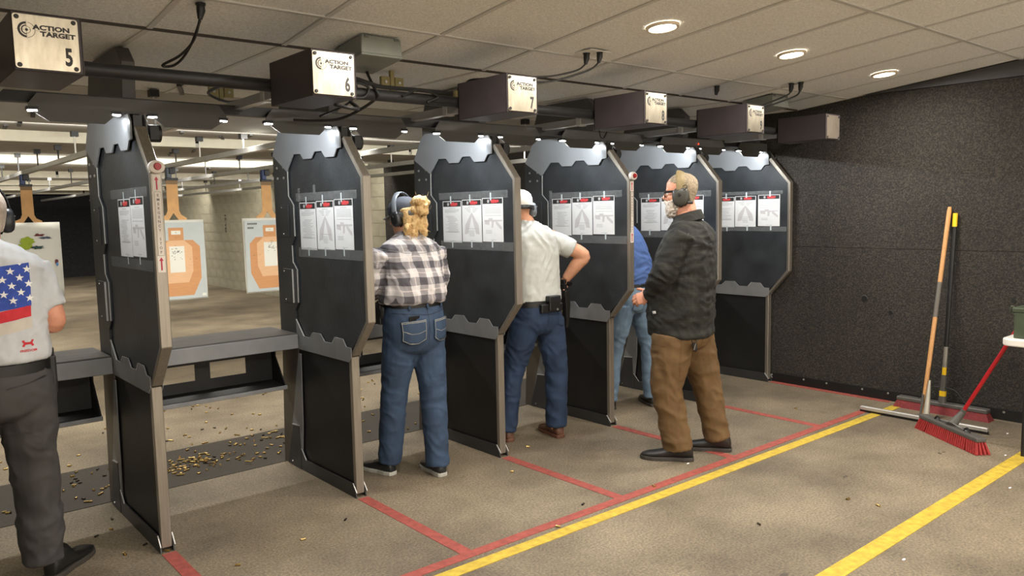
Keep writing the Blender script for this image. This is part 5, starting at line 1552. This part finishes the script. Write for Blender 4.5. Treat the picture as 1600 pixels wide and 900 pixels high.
patch(msb, sts, O, (1, 0, 0), uz, M['flagwhite'], 'star_print', fl, .0024, cut=.008, label='white printed stars')
zt = 1.232
for i, m_ in enumerate((M['flagred'], M['flagcream'], M['flagred'])):
    z1, z0 = zt - i * .048, zt - (i + 1) * .048
    if i < 2:
        patch(msb, [[(.29, fz(.29, z0) - .010), (.562, z0 + .008), (.564, z1 + .006), (.29, fz(.29, z1) - .012)]], O, (1, 0, 0), uz, m_, 'stripe_print', fl, .0016, label='red printed stripe' if i == 0 else 'cream printed stripe')
for i in range(4):
    z1 = 1.40 - i * .046
    patch(msb, [[(.29, fz(.29, z1 - .023)), (.398, fz(.398, z1 - .023)), (.398, fz(.398, z1)), (.29, fz(.29, z1))]], O, (1, 0, 0), uz, M['flagred'], 'stripe_print', fl, .0016, label='red printed stripe')
ux_, uz_ = .541, 1.083
lg = []
def arc(cx, cz, rx, rzz, a0, a1, w0, n=8):
    o_, i_ = [], []
    for k in range(n + 1):
        an = R(a0 + (a1 - a0) * k / n); tw = w0 * (1 - .55 * abs(2 * k / n - 1))
        o_.append((cx + rx * math.cos(an), cz + rzz * math.sin(an))); i_.append((cx + (rx - tw) * math.cos(an), cz + (rzz - tw) * math.sin(an)))
    return [[o_[k], o_[k + 1], i_[k + 1], i_[k]] for k in range(n)]
lg += arc(ux_, uz_ + .020, .022, .024, 200, 340, .009)
lg += arc(ux_, uz_ - .020, .022, .024, 20, 160, .009)
lg += [[(ux_ - .023, uz_ + .012), (ux_ - .013, uz_ + .014), (ux_ - .010, uz_), (ux_ - .016, uz_)], [(ux_ + .023, uz_ + .012), (ux_ + .016, uz_), (ux_ + .010, uz_), (ux_ + .013, uz_ + .014)],
       [(ux_ - .023, uz_ - .012), (ux_ - .016, uz_), (ux_ - .010, uz_), (ux_ - .013, uz_ - .014)], [(ux_ + .023, uz_ - .012), (ux_ + .013, uz_ - .014), (ux_ + .010, uz_), (ux_ + .016, uz_)]]
patch(msb, lg, O, (1, 0, 0), uz, M['flagred'], 'logo_print', ms, .0018, cut=.01, label='red printed logo')
tm = text_mesh('FREEDOM', .0135, 1.05, .0003)
patch(msb, [[(tm.vertices[i].co.x + ux_, tm.vertices[i].co.y + 1.052) for i in p.vertices] for p in tm.polygons], O, (1, 0, 0), uz, M['flagred'], 'word_print', ms, .0018, cut=.01)
part('hair', remesh(hair_cap(MM, 1.0, .004, HAIR_SHORT), .006, 2, 'hair'), M['hair_grey'], mr)
muffs(MM, mr, M['muff'], M['muff'], 'over', (.034, .054, .030), -.018, .0, .086)
part('holster', G().box((.628, 3.86, .83), (.662, 3.93, 1.0)).box((.632, 3.87, .99), (.658, 3.915, 1.035)), M['leather'], mr, bevel=.008, seg=2)
patch(mpb, strip2d([(.45, .905), (.52, .915), (.60, .935)], .006), O, (1, 0, 0), uz, M['leather'], 'pocket_seam', mp, .001)

# ---------------------------------------------------------------- man in a grey t-shirt, white cap
bx, by = 3.597, 3.98
cfg = dict(
    head=headM((3.505, 4.03, 1.598), R(-38), R(-10), R(-3)), hs=.98,
    torso=[((bx, by, .955), 0, .178, .120, .118), ((bx, by, .985), 0, .188, .128, .126), ((bx - .005, by, 1.08), 0, .183, .120, .118), ((bx - .012, by, 1.20), 0, .188, .118, .115), ((bx - .022, by + .005, 1.32), 0, .205, .118, .115), ((bx - .028, by + .01, 1.40), 0, .198, .105, .108), ((bx - .035, by + .015, 1.455), 0, .155, .085, .090), ((bx - .055, by + .025, 1.495), 0, .085, .066, .070), ((bx - .065, by + .03, 1.515), 0, .066, .060, .060)],
    pelvis=[((bx, by, 1.0), 0, .172, .112, .112), ((bx, by, .93), 0, .182, .118, .128), ((bx, by, .85), 0, .186, .116, .135), ((bx, by, .78), 0, .176, .105, .12), ((bx, by, .74), 0, .13, .07, .09)],
    neck=[(3.56, 4.0, 1.42), (3.545, 4.005, 1.48), (3.525, 4.015, 1.53), (3.51, 4.025, 1.57)],
    arms=[dict(p=((3.725, 3.99, 1.392), (3.945, 3.87, 1.262), (3.885, 3.985, 1.095)), sleeve=('short', .66, (.062, .068, .068)), k=1.2, hand=((-.22, .42, -.70), (-.85, -.1, .25), (-.1, -.7, -.4), dict(curl=(.5, .8, .6), thumb_curl=.5))),
          dict(p=((3.385, 4.01, 1.405), (3.30, 4.12, 1.17), (3.42, 4.33, 1.08)), sleeve=('short', .62, (.074, .070, .064)), k=1.08, hand=((.4, .85, -.1), (.3, .1, -.9), (.8, -.3, .2), {}))],
    legs=[dict(p=((3.690, 3.965, .83), (3.722, 3.93, .47), (3.700, 3.92, .10)), hem=(3.703, 3.915, .075), r=(.108, .096, .080, .076, .074)),
          dict(p=((3.500, 3.985, .83), (3.430, 4.06, .47), (3.378, 4.09, .10)), hem=(3.384, 4.085, .075), r=(.108, .096, .080, .076, .074))],
    feet=[((3.690, 3.855), R(-14), .29), ((3.380, 4.03), R(-10), .29)], shoe=(M['leatherb'], M['leatherb']), skin=M['skin'],
    shirt=M['tee_grey2'], pants=M['jeans2'], belt=((bx, by), 0, .186, .122, .130, .935, .975),
    shirt_wr=[(.009, (15, 15, 3.2), 2.2), (.004, (16, 16, 16), 4.)],
    pants_wr=[(.0075, (8, 8, 13), 3.0, lambda p: 1.0 if p.z < .66 else .4), (.003, (14, 14, 14), 9.)])
gr, gs, gp_, gsb, gpb, GM = make_person('person', 'man in a grey t-shirt and white cap with his hand on a holstered pistol', (bx, by), cfg)
cg = hair_cap(GM, .98, .012, [(-.002, .071, .086, -.092), (.03, .076, .094, -.098), (.06, .076, .092, -.097), (.085, .069, .078, -.088), (.106, .052, .054, -.066), (.122, .028, .024, -.036), (.127, .01, .004, -.012)])
c_ = part('cap', cg, M['capw'], gr, True)
g = G(); rs = []
for j in range(6):
    t_ = j / 5; rs.append([GM @ V((.072 * u_ * (1 - .2 * t_ * t_), .085 + .085 * t_ - .03 * u_ * u_, .012 - .014 * u_ * u_ - .014 * t_ + q_)) for u_, q_ in [(-1, 0), (-.5, 0), (0, 0), (.5, 0), (1, 0), (1, .005), (.5, .005), (0, .005), (-.5, .005), (-1, .005)]])
part('brim', G().loft(rs), M['capw'], c_, True)
part('cap_badge', G().ell(GM @ V((-.012, -.108, .045)), (.020, .004, .016), None, 12, 6), mat('badge_orange', (220, 170, 130), .7), c_, True)
muffs(GM, gr, M['muffg'], M['muff'], 'behind', (.031, .048, .027), -.016, -.004, .084)
pk = part('belt_pouch', G().box((3.565, 3.815, .905), (3.665, 3.862, 1.005)), M['leather'], gr, bevel=.008, seg=2)
part('pouch_flap', G().box((3.562, 3.812, .965), (3.668, 3.864, 1.008)), M['muff'], pk, bevel=.006, seg=2)
part('pouch_snap', G().tube([(3.63, 3.812, .915), (3.63, 3.808, .915)], .008, 8), M['alu'], pk)
part('belt_pouch', G().box((3.505, 3.83, .895), (3.70, 3.855, .955)), M['leather'], gr, bevel=.008, seg=2)
hol = part('holster', G().loft([[V((x_ + dx_, y_ + dy_, z_)) for dx_, dy_ in ((-a_, -b_), (a_, -b_), (a_, b_), (-a_, b_))] for x_, y_, z_, a_, b_ in ((3.835, 3.965, 1.02, .024, .045), (3.838, 3.96, .92, .023, .042), (3.842, 3.955, .82, .019, .030), (3.844, 3.955, .75, .013, .018))]), M['leather'], gr, bevel=.006, seg=2)
pt = thing('pistol', 'black pistol gripped at the hip of the man in the grey t-shirt', 'pistol', (3.82, 4.0, 1.05))
part('slide', G().box((3.832, 3.945, .985), (3.857, 3.995, 1.060)), M['pistol'], pt, bevel=.004)
part('grip', G().loft([[V((3.862 + dx_, 3.972 + o_ + dy_, z_)) for dx_, dy_ in ((-.014, -.024), (.014, -.024), (.014, .024), (-.014, .024))] for z_, o_ in ((1.005, .0), (1.045, .012), (1.09, .02))]), M['pistol'], pt, bevel=.004)
part('magazine_base', G().tube([(3.872, 3.955, 1.062), (3.876, 3.930, 1.060)], [.017, .016], 12), M['pistol'], pt, True)
patch(gpb, strip2d([(-.02, .93), (-.02, .80)], .004) + strip2d([(.07, .905), (.16, .91)], .004), V((bx, by - .14, 0)), (1, 0, 0), uz, M['seam'], 'back_seam', gp_, .0015)
patch(gpb, [[(.075, .905), (.165, .91), (.16, .80), (.12, .785), (.08, .80)]], V((bx, by - .14, 0)), (1, 0, 0), uz, M['jeans2'], 'back_pocket', gp_, .003, .003, .02)
patch(gpb, [[(.135, .895), (.163, .897), (.161, .865), (.135, .862)]], V((bx, by - .14, 0)), (1, 0, 0), uz, mat('leather_patch', (160, 130, 96), .7), 'leather_patch', gp_, .0062, .001, .02)

# ---------------------------------------------------------------- person in blue, half hidden
bx, by = 4.705, 4.07
cfg = dict(
    head=headM((4.50, 4.42, 1.585), R(2), R(-25)), hs=.98,
    torso=[((bx, by, .975), 0, .182, .125, .125), ((bx, by, 1.02), 0, .192, .135, .135, R(-3)), ((bx - .01, by + .02, 1.13), 0, .195, .135, .135, R(-6)), ((bx - .03, by + .06, 1.25), 0, .205, .130, .140, R(-12)), ((bx - .06, by + .12, 1.36), 0, .215, .115, .140, R(-22)), ((bx - .09, by + .19, 1.44), 0, .205, .095, .115, R(-34)), ((bx - .12, by + .255, 1.49), 0, .14, .075, .085, R(-40)), ((bx - .145, by + .30, 1.515), 0, .075, .06, .065, R(-42)), ((bx - .15, by + .315, 1.525), 0, .062, .056, .056, R(-42))],
    pelvis=[((bx, by, 1.03), 0, .176, .118, .12), ((bx, by, .95), 0, .188, .12, .135), ((bx, by, .87), 0, .192, .118, .14), ((bx, by, .80), 0, .178, .105, .12), ((bx, by, .77), 0, .13, .07, .09)],
    neck=[(4.57, 4.29, 1.44), (4.55, 4.33, 1.48), (4.53, 4.36, 1.52), (4.51, 4.40, 1.56)],
    arms=[dict(p=((4.81, 4.20, 1.40), (4.86, 4.38, 1.20), (4.72, 4.56, 1.06)), sleeve=('short', .8, (.074, .072, .068)), hand=((-.5, .8, -.2), (-.3, 0, -.9), (-.6, -.3, .4), {})),
          dict(p=((4.38, 4.24, 1.40), (4.34, 4.42, 1.20), (4.46, 4.60, 1.05)), sleeve=('short', .8, (.074, .072, .068)), hand=((.5, .8, -.2), (.3, 0, -.9), (.6, -.3, .4), {}))],
    legs=[dict(p=((4.775, 4.06, .84), (4.83, 4.01, .48), (4.845, 4.0, .10)), hem=(4.84, 4.0, .075), r=(.108, .094, .076, .070, .066)),
          dict(p=((4.585, 4.08, .84), (4.545, 4.14, .48), (4.515, 4.17, .10)), hem=(4.518, 4.165, .075), r=(.108, .094, .076, .070, .066))],
    feet=[((4.822, 3.955), R(-28), .28), ((4.525, 4.12), R(-6), .28)], shoe=(M['shoeblack'], M['sole']), skin=M['skin'],
    shirt=M['tee_blue'], pants=M['jeans3'], belt=((bx, by), 0, .190, .130, .136, .975, 1.0),
    shirt_wr=[(.010, (8, 8, 20), 2.2, lambda p: 1.0 if p.z < 1.25 else .3), (.003, (16, 16, 16), 4.)],
    pants_wr=[(.006, (8, 8, 13), 3.0, lambda p: 1.0 if p.z < .66 else .4), (.003, (14, 14, 14), 9.)])
br, bs2, bp2, bsb, bpb, BM = make_person('person', 'person in a blue t-shirt and washed jeans half hidden by the bearded man', (bx, by), cfg)
part('hair', remesh(hair_cap(BM, .98, .004, HAIR_SHORT), .006, 2, 'hair'), M['hair_grey'], br)
muffs(BM, br, M['muff'], M['muff'], 'over')
patch(bpb, [[(-.13, .91), (-.03, .91), (-.035, .80), (-.08, .785), (-.125, .80)]], V((bx, by - .14, 0)), (1, 0, 0), uz, M['jeans3'], 'back_pocket', bp2, .003, .003, .02)
patch(bpb, [[(.03, .91), (.13, .91), (.125, .80), (.08, .785), (.035, .80)]], V((bx, by - .14, 0)), (1, 0, 0), uz, M['jeans3'], 'back_pocket', bp2, .003, .003, .02)

# ---------------------------------------------------------------- bearded man in the dark jacket
bx, by = 4.05, 3.0
vx, vy = V((.59523, -.80356, 0)), V((.80356, .59523, 0))
def J(u, d, z): return V((bx, by, 0)) + vx * u + vy * d + V((0, 0, z))
yw = R(24)
hyw = R(31)
HM = headM(J(-.080, .0, 1.672), hyw, R(-4))
lft = V((-math.cos(yw), -math.sin(yw), 0)); fwd = V((-math.sin(yw), math.cos(yw), 0))
def T(u, z, a_, f_, b_): return (J(u, 0, z), yw, a_, f_, b_)
tc_ = J(-.035, 0, 0)
shl = tc_ + lft * .195 + fwd * .0 + V((0, 0, 1.425)); shr = tc_ - lft * .195 + V((0, 0, 1.425))
cfg = dict(
    head=HM, hs=1.0, voxel=.0054,
    torso=[T(-.075, .785, .215, .195, .185), T(-.076, .815, .226, .206, .196), T(-.078, .95, .232, .216, .196), T(-.074, 1.08, .230, .205, .196), T(-.062, 1.22, .232, .190, .188), T(-.046, 1.34, .232, .165, .165), T(-.035, 1.42, .210, .130, .145), T(-.034, 1.475, .150, .100, .115), T(-.040, 1.51, .090, .080, .086), T(-.045, 1.53, .072, .070, .072)],
    pelvis=[T(-.072, .92, .20, .17, .165), T(-.072, .86, .205, .165, .172), T(-.070, .80, .205, .155, .172), T(-.066, .74, .192, .140, .155), T(-.064, .70, .14, .10, .11)],
    neck=[J(-.038, 0, 1.44), J(-.045, 0, 1.50), J(-.055, 0, 1.56), J(-.068, 0, 1.62)], neck_r=(.085, .070, .066, .064),
    arms=[dict(p=(shl, J(-.185, -.235, 1.185), J(-.272, -.075, 1.035)), k=.98, sleeve=('long', .95, (.086, .082, .076, .064, .052)), hand=((-.45, .85, -.28), (.6, .45, -.3), (-.4, 0, .9), dict(curl=(.6, .6, .5)))),
          dict(p=(shr, J(.0, .245, 1.17), J(-.235, .10, 1.03)), k=.98, sleeve=('long', .95, (.086, .080, .074, .062, .052)), hand=((-.75, -.45, -.3), (.5, .3, -.6), (-.2, .2, .9), dict(curl=(.6, .7, .5))))],
    legs=[dict(p=(J(-.130, -.095, .80), J(-.168, -.105, .45), J(-.092, -.115, .10)), hem=J(-.098, -.113, .065), r=(.132, .120, .098, .092, .090)),
          dict(p=(J(-.015, .10, .80), J(.070, .115, .46), J(.158, .125, .10)), hem=J(.150, .122, .08), r=(.130, .116, .096, .088, .082))],
    feet=[(tuple(J(-.005, -.12, 0))[:2], R(36), .325), (tuple(J(.235, .115, 0))[:2], R(33), .31)], shoe=(M['shoeblack'], M['sole']), boot=True, shoe_w=1.1, skin=M['skin2'],
    shirt=M['jacket'], shirt_name='jacket', pants=M['duck'],
    shirt_wr=[(.012, (6, 6, 11), 2.2), (.006, (12, 12, 20), 5.0, lambda p: 1.0), (.003, (20, 20, 20), 4.)],
    pants_wr=[(.0085, (7, 7, 11), 3.0, lambda p: 1.0 if p.z < .62 else .5), (.005, (12, 12, 14), 9.)])
jr, js, jp, jsb, jpb, JM = make_person('person', 'bearded man in a dark plaid jacket and brown duck trousers wearing khaki ear muffs', (bx, by), cfg)
hm = remesh(hair_cap(JM, 1.0, .003, HAIR_SHORT), .005, 2, 'hair')
wrinkle(hm, .0025, (80, 80, 60), 1.0)
part('hair', hm, M['hair_tan'], jr)
# beard
g = G()
rs = []
for (z, a_, yf, yb) in ((-.150, .018, .088, .050), (-.135, .036, .102, .030), (-.11, .052, .107, .012), (-.085, .064, .104, .004), (-.06, .069, .100, .004), (-.045, .071, .094, .012), (-.03, .072, .05, .0)):
    cy = (yf + yb) / 2; bq_ = (yf - yb) / 2
    rs.append([JM @ V((a_ * math.copysign(abs(math.cos(R(15 * k))) ** .85, math.cos(R(15 * k))), cy + bq_ * math.copysign(abs(math.sin(R(15 * k))) ** .85, math.sin(R(15 * k))), z)) for k in range(24)])
g.loft(rs)
for q in (-1, 1):
    g.tube([JM @ V((0, .104, -.045)), JM @ V((q * .022, .100, -.048)), JM @ V((q * .036, .090, -.062))], [.010, .010, .007], 10)
    g.tube([JM @ V((q * .070, .012, -.01)), JM @ V((q * .070, .020, -.04)), JM @ V((q * .062, .03, -.08))], [.008, .012, .014], 10)
bm_ = remesh(g, .005, 2, 'beard')
wrinkle(bm_, .007, (60, 60, 36), 4.0)
part('beard', bm_, M['beard'], jr, label='bushy white beard')
muffs(JM, jr, mat('muff_olive', (56, 55, 48), .45), M['khaki'], None, (.046, .060, .032), -.024, -.002, .085)
pts = [JM @ V((.096 * math.cos(math.pi * j / 20), -.006, (.02 + .110 * math.sin(math.pi * j / 20) ** .75))) for j in range(21)]
bd = part('headband', G().tube(pts, [(.028, .008)] * 21, 12), M['khaki'], jr, True, label='padded khaki headband')
for q in (-1, 1):
    part('band_wire', G().tube(pipe_pts([JM @ V((q * .094, -.012, .035)), JM @ V((q * .100, -.038, .045)), JM @ V((q * .104, -.045, .03)), JM @ V((q * .106, -.020, .012))]), .0025, 6), M['cable'], bd, True)
part('muff_microphone', G().tube([JM @ V((-.10, -.045, -.062)), JM @ V((-.104, -.075, -.066))], [.010, .008], 8), M['cable'], bd, True)
# glasses
g = G()
gl = part('eyeglasses', G().tube([JM @ V((-.066, .092, .014)), JM @ V((-.078, .05, .014)), JM @ V((-.079, .0, .010))], [(.003, .007)] * 3, 8).tube([JM @ V((.066, .092, .014)), JM @ V((.078, .05, .014)), JM @ V((.079, .0, .010))], [(.003, .007)] * 3, 8).tube([JM @ V((-.066, .094, .016)), JM @ V((0, .108, .016)), JM @ V((.066, .094, .016))], [.004] * 3, 8), M['glassframe'], jr, True)
for q in (-1, 1):
    fr = [JM @ V((q * .034 + .028 * math.cos(R(20 * k)), .101 - .10 * (abs(q * .034 + .028 * math.cos(R(20 * k))) ** 1.5) * .6, .002 + .019 * math.sin(R(20 * k)))) for k in range(19)]
    part('lens_rim', G().tube(fr, .0022, 6), M['glassframe'], gl, True)
# jacket collar, seams, label, keys
g = G()
pc = R(-16)
cR = [ring(J(-.040, 0, 1.487), yw, .112, .100, .104, pc, n=36), ring(J(-.046, 0, 1.545), yw, .088, .088, .088, pc, n=36), ring(J(-.046, 0, 1.549), yw, .080, .080, .080, pc, n=36), ring(J(-.044, 0, 1.49), yw, .090, .082, .088, pc, n=36)]
g.loft(cR + [cR[0]], False)
part('collar', g, M['jacket'], js, True)
uxv = vx; O = J(0, -.3, 0)
patch(jsb, strip2d([(.105, 1.375), (.03, 1.355), (-.06, 1.352)], .005), O, uxv, uz, M['leather'], 'yoke_seam', js, .001)
patch(jsb, strip2d([(-.035, 1.43), (-.062, 1.36), (-.050, 1.24), (-.055, 1.16)], .005), O, uxv, uz, M['cable'], 'armhole_seam', js, .001)
patch(jsb, [[(-.252, .948), (-.232, .952), (-.230, .936), (-.250, .932)]], O, uxv, uz, M['paper'], 'hem_label', js, .002, .001)
patch(jpb, strip2d([(-.075, .80), (-.085, .68), (-.09, .54)], .005) , O, uxv, uz, mat('duck_seam', (92, 64, 32), .8), 'pocket_seam', jp, .001)
patch(jpb, strip2d([(-.255, .745), (-.165, .735)], .006), O, uxv, uz, mat('duck_seam', (92, 64, 32), .8), 'pocket_seam', jp, .001)
patch(jpb, strip2d([(.055, .80), (.035, .70), (.0, .60)], .005), O, uxv, uz, mat('duck_seam', (92, 64, 32), .8), 'back_seam', jp, .001)
h = jpb.ray_cast(J(.0, -.6, .745), vy)
kp = h[0] - vy * .014
kr = part('key_ring', G().tube([kp + V((0, 0, .03 + 0)) + (vx * math.cos(R(30 * k)) + uz * math.sin(R(30 * k))) * .016 for k in range(13)], .0025, 6), M['keys'], jr, True)
for i in range(3):
    part('key', G().box((-.010, -.003, -.045), (.010, .003, 0), Matrix.Translation(kp + V((0, 0, .012)) + vx * (.012 * (i - 1))) @ Matrix.Rotation(R(25 * (i - 1)), 4, 'Y')), M['keys'], kr, bevel=.002)
part('key_fob', G().ell(kp + vx * .006 + V((0, 0, -.022)), (.015, .012, .018), None, 10, 7), M['cable'], kr, True)
